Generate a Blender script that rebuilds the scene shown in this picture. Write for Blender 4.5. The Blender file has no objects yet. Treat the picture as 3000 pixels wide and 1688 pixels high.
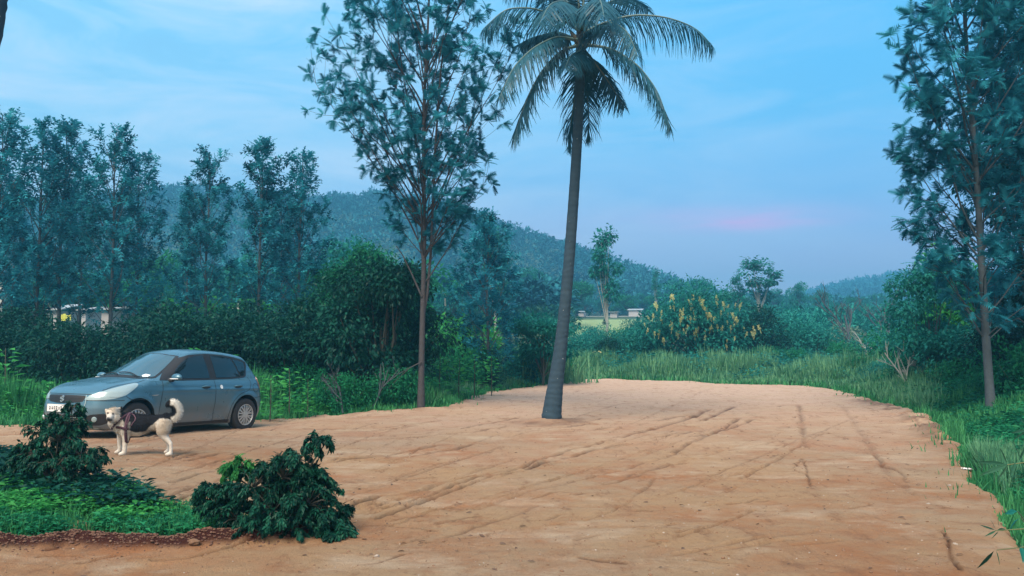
import bpy, bmesh, math, random
import numpy as np
from mathutils import Vector, Matrix
from mathutils.bvhtree import BVHTree
from mathutils.geometry import tessellate_polygon

scene = bpy.context.scene
COL = scene.collection
PI = math.pi
R = math.radians

# ------------------------------------------------------------------ camera
F, HOR, CAMZ = 2500.0, 1010.0, 1.6
PITCH = math.atan((HOR - 844.0) / F)
cam_d = bpy.data.cameras.new('camera'); cam = bpy.data.objects.new('camera', cam_d); COL.objects.link(cam)
cam.location = (0, 0, CAMZ); cam.rotation_euler = (R(90) + PITCH, 0, 0)
cam_d.sensor_width = 36.0; cam_d.lens = F / 3000.0 * 36.0
cam_d.clip_start = 0.05; cam_d.clip_end = 6000
scene.camera = cam
cp, sp = math.cos(PITCH), math.sin(PITCH)

def ray(u, v):
    a, b = (u - 1500.0) / F, -(v - 844.0) / F
    return np.array([a, cp - b * sp, sp + b * cp])
def P(u, v, Y):
    d = ray(u, v); return np.array([0, 0, CAMZ]) + d * (Y / d[1])

# ------------------------------------------------------------------ noise
def _hash(ix, iy, s):
    h = (ix.astype(np.int64) * 374761393 + iy.astype(np.int64) * 668265263 + s * 1442695041) & 0xffffffff
    h = ((h ^ (h >> 13)) * 1274126177) & 0xffffffff
    return ((h ^ (h >> 16)) & 0xffff) / 65535.0
def vnoise(x, y, s=0):
    x = np.asarray(x, float); y = np.asarray(y, float)
    ix, iy = np.floor(x), np.floor(y); fx, fy = x - ix, y - iy
    fx = fx * fx * (3 - 2 * fx); fy = fy * fy * (3 - 2 * fy)
    a = _hash(ix, iy, s); b = _hash(ix + 1, iy, s); c = _hash(ix, iy + 1, s); d = _hash(ix + 1, iy + 1, s)
    return (a * (1 - fx) + b * fx) * (1 - fy) + (c * (1 - fx) + d * fx) * fy
def fbm(x, y, s=0, n=4):
    t = 0; a = .5
    for i in range(n):
        t = t + a * (vnoise(np.asarray(x) * 2**i + 17 * i, np.asarray(y) * 2**i - 9 * i, s + i) - .5) * 2; a *= .5
    return t
def sstep(a, b, x):
    t = np.clip((np.asarray(x, float) - a) / (b - a), 0, 1); return t * t * (3 - 2 * t)

# ------------------------------------------------------------------ terrain
def G(x, y):
    x = np.asarray(x, float); y = np.asarray(y, float)
    g = np.interp(y, [-2000, 37, 50, 150, 400, 5000], [0, 0, .62, 6.8, 11, 60])
    g = g + .5 * fbm(x / 25, y / 25, 3, 2) * sstep(40, 60, y)
    lf = sstep(-2.5, -5.0, x)
    g = g + np.clip(.07 - .033 * (y - 13.6), -.1, .14) * lf * sstep(60, 30, y)
    return g
def at(u, v, dz=0.0):
    d = ray(u, v); lo = 2.0
    t = 3.0
    o = np.array([0, 0, CAMZ])
    for i in range(4000):
        p = o + d * t
        if p[2] <= float(G(p[0], p[1])) + dz: break
        t += .02 + t * .002
    p = o + d * t
    p[2] = float(G(p[0], p[1])) + dz
    return p
def onG(x, y, dz=0): return np.array([x, y, float(G(x, y)) + dz])

# ------------------------------------------------------------------ mesh helpers
def tag(o, label=None, cat=None, group=None, kind=None):
    if label: o['label'] = label
    if cat: o['category'] = cat
    if group: o['group'] = group
    if kind: o['kind'] = kind
    return o
def empty(name, loc=(0, 0, 0), rot=(0, 0, 0), label=None, cat=None, group=None):
    o = bpy.data.objects.new(name, None); COL.objects.link(o)
    o.location = Vector([float(c) for c in loc]); o.rotation_euler = rot; o.empty_display_size = .2
    return tag(o, label, cat, group)
def link(name, me, parent=None):
    o = bpy.data.objects.new(name, me); COL.objects.link(o)
    if parent is not None: o.parent = parent
    return o
KIDS = {}
def copy_tree(root, loc, rotz=0.0, scale=1.0, label=None):
    r = root.copy(); COL.objects.link(r)
    r.location = Vector([float(c) for c in loc]); r.rotation_euler = (root.rotation_euler[0], root.rotation_euler[1], rotz)
    r.scale = (scale,) * 3 if not hasattr(scale, '__len__') else scale
    if label: r['label'] = label
    for ch in KIDS.get(root.name, []):
        c = ch.copy(); COL.objects.link(c); c.parent = r
    return r

class Acc:
    """collects geometry; build() links it as one mesh"""
    def __init__(s): s.V = []; s.L = []; s.C = []; s.T = []; s.M = []; s.n = 0
    def add(s, V, Fc, tint=0.5, mat=0):
        V = np.asarray(V, float).reshape(-1, 3); Fc = np.asarray(Fc, int)
        s.V.append(V); s.L.append((Fc + s.n).ravel()); s.C.append(np.full(len(Fc), Fc.shape[1]))
        s.T.append(np.broadcast_to(np.asarray(tint, float), (len(V),)).copy()); s.M.append(np.full(len(Fc), mat)); s.n += len(V)
        return s
    def scatter(s, TV, TF, M, T, tint, mat=0):
        TV = np.asarray(TV, float); TF = np.asarray(TF, int); m = len(T); n = len(TV)
        if m == 0: return s
        V = np.einsum('mij,nj->mni', M, TV) + np.asarray(T)[:, None, :]
        Fc = TF[None] + (np.arange(m) * n)[:, None, None]
        return s.add(V.reshape(-1, 3), Fc.reshape(-1, TF.shape[1]), np.repeat(np.broadcast_to(tint, (m,)), n), mat)
    def tube(s, path, rad, sides=6, tint=.5, mat=0, cap=False):
        path = np.asarray(path, float); k = len(path); rad = np.broadcast_to(np.asarray(rad, float), (k,))
        tan = np.gradient(path, axis=0); tan /= np.linalg.norm(tan, axis=1, keepdims=True) + 1e-9
        ref = np.array([1., 0, 0]) if abs(tan[0][0]) < .8 else np.array([0, 1., 0])
        A = []
        for t in tan:
            ref = ref - t * ref.dot(t); ref /= np.linalg.norm(ref) + 1e-9; A.append(ref.copy())
        A = np.array(A); B = np.cross(tan, A)
        th = np.arange(sides) / sides * 2 * PI
        V = path[:, None] + rad[:, None, None] * (A[:, None] * np.cos(th)[None, :, None] + B[:, None] * np.sin(th)[None, :, None])
        i = np.arange(k - 1)[:, None] * sides; j = np.arange(sides)[None]; j2 = (j + 1) % sides
        Fc = np.stack([i + j, i + j2, i + sides + j2, i + sides + j], -1).reshape(-1, 4)
        s.add(V.reshape(-1, 3), Fc, tint, mat)
        if cap:
            for e, c in ((0, path[0]), (k - 1, path[-1])):
                ring = V[e]; n = len(ring)
                s.add(np.vstack([ring, c[None]]), [[q, (q + 1) % n, n] if e else [(q + 1) % n, q, n] for q in range(n)], tint, mat)
        return s
    def box(s, c, size, rot=None, tint=.5, mat=0):
        V = np.array([[x, y, z] for x in (-.5, .5) for y in (-.5, .5) for z in (-.5, .5)]) * np.asarray(size)
        if rot is not None: V = V @ np.asarray(rot).T
        return s.add(V + np.asarray(c), [[0, 1, 3, 2], [4, 6, 7, 5], [0, 4, 5, 1], [2, 3, 7, 6], [0, 2, 6, 4], [1, 5, 7, 3]], tint, mat)
    def mesh(s, name, mats, smooth=False):
        me = bpy.data.meshes.new(name)
        V = np.vstack(s.V); L = np.concatenate(s.L); C = np.concatenate(s.C)
        me.vertices.add(len(V)); me.vertices.foreach_set('co', V.astype(np.float32).ravel())
        me.loops.add(len(L)); me.loops.foreach_set('vertex_index', L.astype(np.int32))
        me.polygons.add(len(C)); st = np.concatenate([[0], np.cumsum(C)[:-1]])
        me.polygons.foreach_set('loop_start', st.astype(np.int32))
        a = me.attributes.new('tint', 'FLOAT', 'POINT'); a.data.foreach_set('value', np.concatenate(s.T).astype(np.float32))
        for m in (mats if isinstance(mats, (list, tuple)) else [mats]): me.materials.append(m)
        me.polygons.foreach_set('material_index', np.concatenate(s.M).astype(np.int32))
        me.update(calc_edges=True)
        me.polygons.foreach_set('use_smooth', np.full(len(C), bool(smooth)))
        me.validate()
        return me
    def build(s, name, mats, parent=None, smooth=False):
        o = link(name, s.mesh(name, mats, smooth), parent)
        if parent is not None: KIDS.setdefault(parent.name, []).append(o)
        return o

def frames(d, rng, roll=None, up=None):
    """orientation matrices whose local +Y is d; columns = X(side), Y(dir), Z(normal)"""
    d = d / (np.linalg.norm(d, axis=1, keepdims=True) + 1e-9)
    if up is None: up = np.array([0, 0, 1.]) + rng.normal(0, .35, d.shape)
    x = np.cross(d, up); x /= np.linalg.norm(x, axis=1, keepdims=True) + 1e-9
    z = np.cross(x, d)
    return np.stack([x, d, z], -1)

# ------------------------------------------------------------------ materials
def newmat(name):
    m = bpy.data.materials.new(name); m.use_nodes = True; nt = m.node_tree
    b = nt.nodes['Principled BSDF']; return m, nt, b
def node(nt, t, **kw):
    n = nt.nodes.new(t)
    for k, v in kw.items(): setattr(n, k, v)
    return n
def simple(name, col, rough=.6, metal=0.0, spec=.5, bump=0, bscale=40, var=0, vscale=6, coat=0):
    m, nt, b = newmat(name)
    b.inputs['Base Color'].default_value = (*col, 1); b.inputs['Roughness'].default_value = rough
    b.inputs['Metallic'].default_value = metal; b.inputs['Specular IOR Level'].default_value = spec
    b.inputs['Coat Weight'].default_value = coat; b.inputs['Coat Roughness'].default_value = .08
    if var or bump:
        tc = node(nt, 'ShaderNodeTexCoord')
    if var:
        n = node(nt, 'ShaderNodeTexNoise'); n.inputs['Scale'].default_value = vscale; n.inputs['Detail'].default_value = 6
        nt.links.new(tc.outputs['Object'], n.inputs['Vector'])
        mx = node(nt, 'ShaderNodeMix', data_type='RGBA')
        mx.inputs[6].default_value = (*[c * (1 - var) for c in col], 1); mx.inputs[7].default_value = (*[min(1, c * (1 + var)) for c in col], 1)
        nt.links.new(n.outputs['Fac'], mx.inputs[0]); nt.links.new(mx.outputs[2], b.inputs['Base Color'])
    if bump:
        n = node(nt, 'ShaderNodeTexNoise'); n.inputs['Scale'].default_value = bscale; n.inputs['Detail'].default_value = 8
        nt.links.new(tc.outputs['Object'], n.inputs['Vector'])
        bp = node(nt, 'ShaderNodeBump'); bp.inputs['Strength'].default_value = bump; bp.inputs['Distance'].default_value = .02
        nt.links.new(n.outputs['Fac'], bp.inputs['Height']); nt.links.new(bp.outputs[0], b.inputs['Normal'])
    return m
def leafmat(name, dark, light, rough=.5, trans=.25, spec=.10):
    m, nt, b = newmat(name)
    a = node(nt, 'ShaderNodeAttribute', attribute_name='tint')
    mx = node(nt, 'ShaderNodeMix', data_type='RGBA'); mx.inputs[6].default_value = (*dark, 1); mx.inputs[7].default_value = (*light, 1)
    nt.links.new(a.outputs['Fac'], mx.inputs[0]); nt.links.new(mx.outputs[2], b.inputs['Base Color'])
    b.inputs['Roughness'].default_value = rough; b.inputs['Specular IOR Level'].default_value = spec
    if trans:
        tr = node(nt, 'ShaderNodeBsdfTranslucent'); nt.links.new(mx.outputs[2], tr.inputs['Color'])
        ms = node(nt, 'ShaderNodeMixShader'); ms.inputs[0].default_value = trans
        nt.links.new(b.outputs[0], ms.inputs[1]); nt.links.new(tr.outputs[0], ms.inputs[2])
        nt.links.new(ms.outputs[0], nt.nodes['Material Output'].inputs['Surface'])
    return m

M = {}
M['oak'] = leafmat('silver_oak_leaf', (.003, .078, .125), (.038, .320, .420), .5, .38)
M['oakfar'] = leafmat('silver_oak_leaf_hazy', (.002, .062, .100), (.032, .310, .400), .5, .32)
M['palm'] = leafmat('palm_leaflet', (.004, .070, .130), (.040, .150, .205), .4, .3, .2)
M['darkleaf'] = leafmat('dark_leaf', (.002, .026, .026), (.012, .115, .085), .45, .3, .12)
M['midleaf'] = leafmat('green_leaf', (.004, .090, .050), (.030, .300, .130), .5, .4)
M['tealleaf'] = leafmat('teal_leaf', (.005, .110, .095), (.035, .320, .270), .5, .4)
M['brightleaf'] = leafmat('bright_leaf', (.010, .160, .045), (.080, .430, .110), .5, .45)
M['shrubleaf'] = leafmat('glossy_shrub_leaf', (.002, .024, .020), (.012, .110, .070), .4, .25, .12)
M['shrubnew'] = leafmat('fresh_shrub_leaf', (.010, .110, .035), (.050, .260, .070), .4, .3)
M['paleleaf'] = leafmat('pale_leaf', (.080, .190, .150), (.200, .310, .210), .6, .3)
M['grass'] = leafmat('grass_blade', (.010, .130, .055), (.080, .340, .130), .6, .35)
M['drygrass'] = leafmat('tall_pale_grass', (.040, .190, .110), (.180, .400, .210), .6, .35)
M['forest'] = leafmat('hill_forest', (.003, .050, .085), (.028, .200, .240), .7, .1)
M['bamboo'] = leafmat('bamboo_leaf', (.010, .060, .045), (.035, .120, .070), .45, .2)
M['flower'] = leafmat('yellow_flower', (.64, .63, .26), (.80, .80, .44), .6, .3)
M['bark'] = simple('grey_bark', (.050, .072, .090), .85, bump=.6, bscale=25, var=.35, vscale=9)
M['barkred'] = simple('brown_bark', (.045, .046, .054), .85, bump=.6, bscale=30, var=.4, vscale=12)
M['palebark'] = simple('pale_bark', (.26, .30, .29), .8, bump=.3, bscale=20, var=.3, vscale=7)
M['twig'] = simple('twig', (.055, .06, .05), .8, var=.3)
M['bamboocane'] = simple('bamboo_cane', (.10, .13, .05), .5, var=.3)
# ------------------------------------------------------------------ world, sun, haze
SUN_EL, SUN_AZ = R(52), R(200)     # azimuth measured clockwise from +Y: the light comes from behind the camera
w = bpy.data.worlds.new('World'); scene.world = w; w.use_nodes = True
nt = w.node_tree; bg = nt.nodes['Background']
sky = node(nt, 'ShaderNodeTexSky', sky_type='NISHITA', sun_disc=False, sun_elevation=SUN_EL, sun_rotation=SUN_AZ)
sky.air_density = 1.0; sky.dust_density = .6; sky.ozone_density = 2.0
tc = node(nt, 'ShaderNodeTexCoord'); sx = node(nt, 'ShaderNodeSeparateXYZ'); nt.links.new(tc.outputs['Generated'], sx.inputs[0])
def mathn(op, a, b=None):
    n = node(nt, 'ShaderNodeMath', operation=op)
    for i, q in enumerate((a, b)):
        if q is None: continue
        if isinstance(q, (int, float)): n.inputs[i].default_value = q
        else: nt.links.new(q, n.inputs[i])
    return n.outputs[0]
def mixc(f, a, b):
    n = node(nt, 'ShaderNodeMix', data_type='RGBA')
    for i, q in ((0, f), (6, a), (7, b)):
        if isinstance(q, (int, float)): n.inputs[i].default_value = q
        elif isinstance(q, tuple): n.inputs[i].default_value = (*q, 1)
        else: nt.links.new(q, n.inputs[i])
    return n.outputs[2]
def rampn(f, stops, mode='LINEAR'):
    n = node(nt, 'ShaderNodeValToRGB'); e = n.color_ramp.elements; n.color_ramp.interpolation = mode
    while len(e) < len(stops): e.new(.5)
    for i, (p, c) in enumerate(stops): e[i].position = p; e[i].color = (*c, 1)
    nt.links.new(f, n.inputs[0]); return n.outputs[0]
colr = rampn(sx.outputs['Z'], [(0, (.80, .52, .76)), (.06, (.72, .54, .84)), (.13, (.36, .50, .86)), (.17, (.22, .48, .86)), (.26, (.13, .49, .87)), (.42, (.10, .48, .88)), (1, (.45, .62, .85))])
coll = rampn(sx.outputs['Z'], [(0, (.60, .58, .82)), (.10, (.50, .62, .88)), (.22, (.31, .63, .90)), (.42, (.20, .59, .89)), (1, (.45, .62, .85))])
lr = mathn('MULTIPLY_ADD', sx.outputs['X'], -1.3); lr.node.inputs[2].default_value = .45; lr.node.use_clamp = True
base = mixc(lr, colr, coll)
# soft wispy cloud, stretched sideways
mp = node(nt, 'ShaderNodeMapping'); mp.inputs['Scale'].default_value = (2.0, 2.0, 9.0); nt.links.new(tc.outputs['Generated'], mp.inputs[0])
cn = node(nt, 'ShaderNodeTexNoise'); cn.inputs['Scale'].default_value = 2.1; cn.inputs['Detail'].default_value = 7; cn.inputs['Roughness'].default_value = .6
cn.inputs['Distortion'].default_value = .6
nt.links.new(mp.outputs[0], cn.inputs['Vector'])
cr = rampn(cn.outputs['Fac'], [(.40, (0, 0, 0)), (.72, (1, 1, 1))])
cf = mathn('MULTIPLY', cr, .60); cf2 = mathn('MULTIPLY', cf, mathn('ADD', lr, .35))
base = mixc(cf2, base, (.66, .78, .95))
cr2 = rampn(cn.outputs['Fac'], [(.25, (1, 1, 1)), (.45, (0, 0, 0))])
base = mixc(mathn('MULTIPLY', mathn('MULTIPLY', cr2, lr), .40), base, (.20, .45, .76))
# the small pink cloud low over the valley on the right
def near(cx, cz, wx, wz):
    a = mathn('DIVIDE', mathn('SUBTRACT', sx.outputs['X'], cx), wx); b = mathn('DIVIDE', mathn('SUBTRACT', sx.outputs['Z'], cz), wz)
    r2 = mathn('ADD', mathn('MULTIPLY', a, a), mathn('MULTIPLY', b, b))
    return mathn('POWER', 2.718, mathn('MULTIPLY', r2, -1.0))
pn = node(nt, 'ShaderNodeTexNoise'); pn.inputs['Scale'].default_value = 6; pn.inputs['Detail'].default_value = 5
mp2 = node(nt, 'ShaderNodeMapping'); mp2.inputs['Scale'].default_value = (2, 1, 14); nt.links.new(tc.outputs['Generated'], mp2.inputs[0]); nt.links.new(mp2.outputs[0], pn.inputs['Vector'])
pr = rampn(pn.outputs['Fac'], [(.35, (0, 0, 0)), (.6, (1, 1, 1))])
pk = mathn('MULTIPLY', mathn('ADD', near(.262, .136, .075, .009), mathn('MULTIPLY', near(.235, .147, .10, .010), .5)), mathn('MULTIPLY_ADD', pr, .8)); 
pk2 = mathn('MULTIPLY', pk, .50); pk2.node.use_clamp = True
base = mixc(pk2, base, (.95, .42, .85))
pg = mathn('MULTIPLY', near(.05, .10, .16, .055), .45)
base = mixc(pg, base, (.58, .52, .80))
# unseen warm bright half added to the sky behind the camera as key light
bk = mathn('MULTIPLY', sx.outputs['Y'], -1.4); bk.node.use_clamp = True
base = mixc(bk, base, (.95, .80, .66))
sk = node(nt, 'ShaderNodeMix', data_type='RGBA', blend_type='ADD'); sk.inputs[0].default_value = 1
skm = node(nt, 'ShaderNodeVectorMath', operation='SCALE'); skm.inputs[3].default_value = .012
nt.links.new(sky.outputs[0], skm.inputs[0]); nt.links.new(base, sk.inputs[6]); nt.links.new(skm.outputs[0], sk.inputs[7])
# Background strength .1: the mixed colour is scaled up by ten beforehand
sc10 = node(nt, 'ShaderNodeVectorMath', operation='SCALE'); sc10.inputs[3].default_value = 7.4
nt.links.new(sk.outputs[2], sc10.inputs[0]); nt.links.new(sc10.outputs[0], bg.inputs['Color']); bg.inputs['Strength'].default_value = .1

sd = bpy.data.lights.new('sun', 'SUN'); so = bpy.data.objects.new('sun', sd); COL.objects.link(so)
sd.energy = 4.3; sd.angle = R(35); sd.color = (1.0, .80, .62)
sdir = Vector((math.sin(SUN_AZ) * math.cos(SUN_EL), math.cos(SUN_AZ) * math.cos(SUN_EL), math.sin(SUN_EL)))
so.rotation_euler = (-sdir).to_track_quat('-Z', 'Y').to_euler(); so.location = (0, -5, 20)

HAZE = .0019
hz = Acc(); hz.box((0, 380, 35), (1500, 1060, 78))
hm = bpy.data.materials.new('haze'); hm.use_nodes = True; hn = hm.node_tree
hn.nodes.remove(hn.nodes['Principled BSDF']); pv = hn.nodes.new('ShaderNodeVolumePrincipled')
pv.inputs['Color'].default_value = (.16, .64, 1.0, 1); pv.inputs['Density'].default_value = HAZE; pv.inputs['Anisotropy'].default_value = .2
hn.links.new(pv.outputs[0], hn.nodes['Material Output'].inputs['Volume'])
tag(hz.build('haze', hm), 'thin blue evening haze over the whole valley', 'haze', kind='stuff')

scene.view_settings.view_transform = 'Standard'; scene.view_settings.look = 'None'
scene.view_settings.exposure = .72; scene.view_settings.gamma = 1
scene.cycles.max_bounces = 5; scene.cycles.diffuse_bounces = 2; scene.cycles.glossy_bounces = 3
scene.cycles.transmission_bounces = 3; scene.cycles.volume_bounces = 0; scene.cycles.transparent_max_bounces = 4
scene.cycles.use_denoising = True
try: scene.cycles.denoiser = 'OPENIMAGEDENOISE'
except Exception: pass

# ------------------------------------------------------------------ ground
def gridmesh(X, Y, Z, mask=None, tint=None):
    n, m = X.shape; V = np.stack([X, Y, Z], -1).reshape(-1, 3)
    i = (np.arange(n - 1)[:, None] * m + np.arange(m - 1)[None])
    Fc = np.stack([i, i + 1, i + m + 1, i + m], -1).reshape(-1, 4)
    if mask is not None:
        mk = mask.reshape(-1); Fc = Fc[mk[Fc].all(1)]
        used = np.zeros(len(V), bool); used[Fc.ravel()] = True
        re = np.cumsum(used) - 1; V = V[used]; Fc = re[Fc]
        if tint is not None: tint = tint.reshape(-1)[used]
    elif tint is not None: tint = tint.reshape(-1)
    a = Acc(); a.add(V, Fc, .5 if tint is None else tint); return a

def inpoly(x, y, poly):
    x = np.asarray(x, float); y = np.asarray(y, float); ins = np.zeros(x.shape, bool); n = len(poly)
    for i in range(n):
        x1, y1 = poly[i]; x2, y2 = poly[(i + 1) % n]
        c = ((y1 > y) != (y2 > y)) & (x < (x2 - x1) * (y - y1) / (y2 - y1 + 1e-12) + x1)
        ins ^= c
    return ins
def segdist(x, y, pts, closed=False):
    """distance to a polyline and the arc length fraction"""
    best = np.full(x.shape, 1e9); n = len(pts)
    for i in range(n if closed else n - 1):
        ax, ay = pts[i]; bx, by = pts[(i + 1) % n]; dx, dy = bx - ax, by - ay; L = dx * dx + dy * dy + 1e-12
        t = np.clip(((x - ax) * dx + (y - ay) * dy) / L, 0, 1)
        best = np.minimum(best, (x - ax - t * dx)**2 + (y - ay - t * dy)**2)
    return np.sqrt(best)
def pxline(pts): return [tuple(at(u, v)[:2]) for u, v in pts]

g1 = np.concatenate([-np.geomspace(900, 60, 14), np.linspace(-50, 50, 160), np.geomspace(60, 900, 14)])
g2 = np.concatenate([-np.geomspace(150, 12, 10), np.linspace(-10, 70, 130), np.geomspace(73, 1300, 60)])
GX, GY = np.meshgrid(g1, g2)
m, nt2, b = newmat('wild_ground')
n = node(nt2, 'ShaderNodeTexNoise'); n.inputs['Scale'].default_value = .35; n.inputs['Detail'].default_value = 8
g = node(nt2, 'ShaderNodeNewGeometry'); nt2.links.new(g.outputs['Position'], n.inputs['Vector'])
r_ = node(nt2, 'ShaderNodeValToRGB'); e = r_.color_ramp.elements
e[0].position = .35; e[0].color = (.020, .060, .030, 1); e[1].position = .7; e[1].color = (.070, .120, .050, 1)
nt2.links.new(n.outputs['Fac'], r_.inputs[0]); nt2.links.new(r_.outputs[0], b.inputs['Base Color']); b.inputs['Roughness'].default_value = .95
ga = gridmesh(GX, GY, G(GX, GY) - .10 * sstep(60, 40, np.abs(GX) + np.abs(GY - 20)))
tag(ga.build('ground', m, smooth=True), 'rough green ground under the grass and trees', 'ground', kind='structure')

EDGE = [(-1400, 1275), (-400, 1262), (0, 1258), (130, 1257), (300, 1254), (560, 1250), (770, 1241), (900, 1231), (1050, 1217), (1130, 1211), (1230, 1202), (1300, 1196),
        (1370, 1168), (1420, 1152), (1500, 1140), (1600, 1125), (1700, 1113), (1800, 1113), (1900, 1116), (2030, 1119), (2100, 1127), (2250, 1131), (2380, 1134), (2470, 1147),
        (2540, 1168), (2600, 1190), (2670, 1203), (2740, 1230), (2790, 1258), (2825, 1290), (2835, 1325), (2860, 1372), (2900, 1412), (2950, 1465), (3010, 1525), (3120, 1640)]
edge = pxline(EDGE)
dirt_poly = edge + [(edge[-1][0] + .6, 1.0), (5.0, -6.0), (-12.0, -6.0), (-16.0, 6.0)]
_s = 7
NY, NX = 640, 1150
yy = np.concatenate([np.linspace(-5.5, 1.8, 16), np.geomspace(2, 4.4, 60), np.geomspace(4.42, 42, NY)]); tt = np.linspace(-1, 1, NX)
TT, DY = np.meshgrid(tt, yy); DX = TT * (np.maximum(DY, 0) * .80 + 6.0) 
wob = .22 * fbm(DX * 1.3, DY * 1.3, 5, 4)
DXn, DYn = DX + wob, DY + .6 * fbm(DX * 1.1 + 40, DY * 1.1, 8, 3) * np.clip(DY / 20, .15, 1)
inside = inpoly(DXn, DYn, dirt_poly)
ed = segdist(DXn, DYn, dirt_poly, True); sd_ = np.where(inside, ed, -ed)

def z7(pts): return [(x / 1.84 + 900, y / 1.84 + 1180) for x, y in pts]
def z8(pts): return [(x / 2.342, y / 2.342 + 1200) for x, y in pts]
RUTS = [  # (polyline, width, depth, redness)
 (z7([(215, 612), (300, 578), (430, 541), (600, 512), (740, 468), (830, 442), (960, 416), (1060, 408), (1180, 372), (1290, 322), (1420, 284), (1520, 262), (1620, 230)]), .050, .045, 1.0),
 (z7([(1690, 212), (1780, 185), (1860, 160), (1940, 137), (2080, 90), (2170, 50)]), .07, .035, 1.0),
 (z7([(380, 665), (480, 630), (580, 592), (700, 545), (840, 492), (900, 465), (1000, 430), (1110, 412)]), .035, .03, .9),
 (z7([(410, 612), (540, 577), (650, 545), (760, 495), (850, 460), (940, 425)]), .04, .035, .9),
 (z7([(1170, 390), (1300, 350), (1420, 318), (1560, 280), (1700, 250)]), .05, .03, .8),
 (z7([(130, 348), (200, 335), (290, 328), (390, 312), (560, 285), (760, 250)]), .05, .03, .9),
 (z7([(430, 335), (560, 318), (640, 303), (720, 288), (800, 280), (900, 249), (1060, 242)]), .05, .035, .9),
 (z7([(1500, 672), (1640, 615), (1740, 560), (1800, 510), (1880, 430)]), .02, .012, .3),
 (z7([(1980, 300), (2060, 242), (2150, 202), (2250, 160), (2330, 95)]), .05, .025, .6),
 (z7([(2080, 206), (2180, 188), (2260, 165), (2330, 140), (2410, 100)]), .05, .025, .6),
 (z7([(1860, 215), (2000, 190), (2130, 172), (2240, 155)]), .045, .02, .5),
 (z7([(1850, 112), (1920, 103), (1990, 90), (2040, 84)]), .08, .03, .9),
 (z7([(330, 226), (600, 206), (700, 196), (800, 187), (900, 178), (1080, 148)]), .045, .025, .9),
 (z7([(840, 155), (1000, 125), (1140, 95)]), .045, .02, .7),
 (z7([(0, 160), (200, 158), (400, 150), (560, 135), (720, 112)]), .05, .02, .6),
 (z7([(30, 190), (200, 182), (400, 165), (580, 140)]), .05, .015, .5),
 (z7([(1160, 160), (1260, 155), (1400, 150), (1540, 130)]), .06, .025, .7),
 (z7([(1540, 165), (1640, 150), (1760, 148)]), .05, .02, .6),
 (z7([(485, 444), (560, 446), (620, 440), (690, 434)]), .03, .02, .7),
 (z7([(265, 700), (400, 692), (520, 700), (700, 720)]), .018, .012, .5),
 (z7([(580, 780), (640, 800), (740, 788)]), .02, .012, .6),
 (z8([(1060, 1106), (1180, 1096), (1300, 1082), (1400, 1060), (1500, 1030), (1620, 1000), (1740, 972), (1860, 955)]), .030, .03, 1.0),
 (z8([(850, 1088), (950, 1090), (1040, 1082)]), .02, .012, .6),
 (z8([(1130, 690), (1220, 660), (1280, 635), (1390, 605)]), .03, .02, .6),
 (z8([(1180, 540), (1300, 495), (1400, 470), (1470, 455)]), .03, .02, .6),
 (z8([(1270, 385), (1380, 365), (1500, 335)]), .03, .02, .6),
 (z8([(1210, 370), (1340, 340), (1420, 330)]), .03, .015, .5),
 (z8([(2400, 740), (2440, 700), (2500, 680), (2576, 660)]), .035, .03, .9),
 (z8([(2270, 385), (2330, 370), (2440, 370), (2576, 340)]), .04, .03, .9),
 (z8([(1330, 560), (1250, 600), (1140, 640), (1050, 700)]), .03, .02, .6),
 ([(2756, 1579), (2768, 1600), (2778, 1625), (2795, 1660), (2806, 1700)], .018, .02, 1.0),
 ([(2560, 1340), (2590, 1380), (2640, 1400), (2660, 1430)], .03, .015, .5),
 ([(2680, 1240), (2695, 1262), (2690, 1275)], .03, .02, .6),
 ([(2325, 1385), (2350, 1352), (2366, 1400), (2374, 1440)], .016, .015, .6),
 ([(2341, 1190), (2350, 1260), (2362, 1320)], .05, .02, .4),
 ([(2470, 1195), (2530, 1290), (2600, 1400), (2680, 1470)], .05, .012, .2),
 ([(2660, 1165), (2640, 1190), (2400, 1175)], .05, .0, .0),
 ([(2150, 1200), (2100, 1222), (2060, 1240)], .06, .02, .7),
 ([(1900, 1395), (1960, 1378), (2010, 1372)], .03, .02, .6),
 ([(1560, 1480), (1640, 1462), (1660, 1466)], .02, .015, .6),
 ([(2560, 1230), (2600, 1228)], .05, .02, .7),
]
_rng = np.random.default_rng(5)
for k in range(120):      # short scrapes and clods all over the levelled soil
    u = _rng.uniform(100, 2750); v = 1140 + 540 * _rng.random()**1.2; Lp = _rng.uniform(15, 90) * (v - 1000) / 400; sl = _rng.normal(-.12, .12)
    if u > 2500 and v < 1300: continue
    RUTS.append(([(u, v), (u + Lp * .5, v + sl * Lp * .5 + _rng.normal(0, 2)), (u + Lp, v + sl * Lp)], _rng.uniform(.012, .035), _rng.uniform(.006, .018), _rng.uniform(.25, .7)))
for k in range(44):      # long faint parallel drag lines left by the levelling blade
    a_ = _rng.uniform(0, 1); u0 = _rng.uniform(250, 2200); v0 = 1180 + 480 * _rng.random(); Lp = _rng.uniform(120, 420) * (v0 - 1000) / 350
    sl = -.30 + .10 * _rng.normal() if v0 > 1260 else -.16 + .05 * _rng.normal()
    RUTS.append(([(u0, v0), (u0 + Lp * .35, v0 + sl * Lp * .35 + _rng.normal(0, 3)), (u0 + Lp * .7, v0 + sl * Lp * .7 + _rng.normal(0, 3)), (u0 + Lp, max(1130, v0 + sl * Lp))], _rng.uniform(.015, .04), _rng.uniform(.006, .018), _rng.uniform(.10, .42)))
DZ = np.zeros_like(DX); RED = np.zeros_like(DX)
jx = DX + .035 * fbm(DX * 4, DY * 4, 21, 3); jy = DY + .09 * fbm(DX * 3 + 9, DY * 3, 22, 3)
brk = .55 + .45 * sstep(.3, .55, vnoise(DX * 1.7, DY * 1.7, 77))
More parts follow.
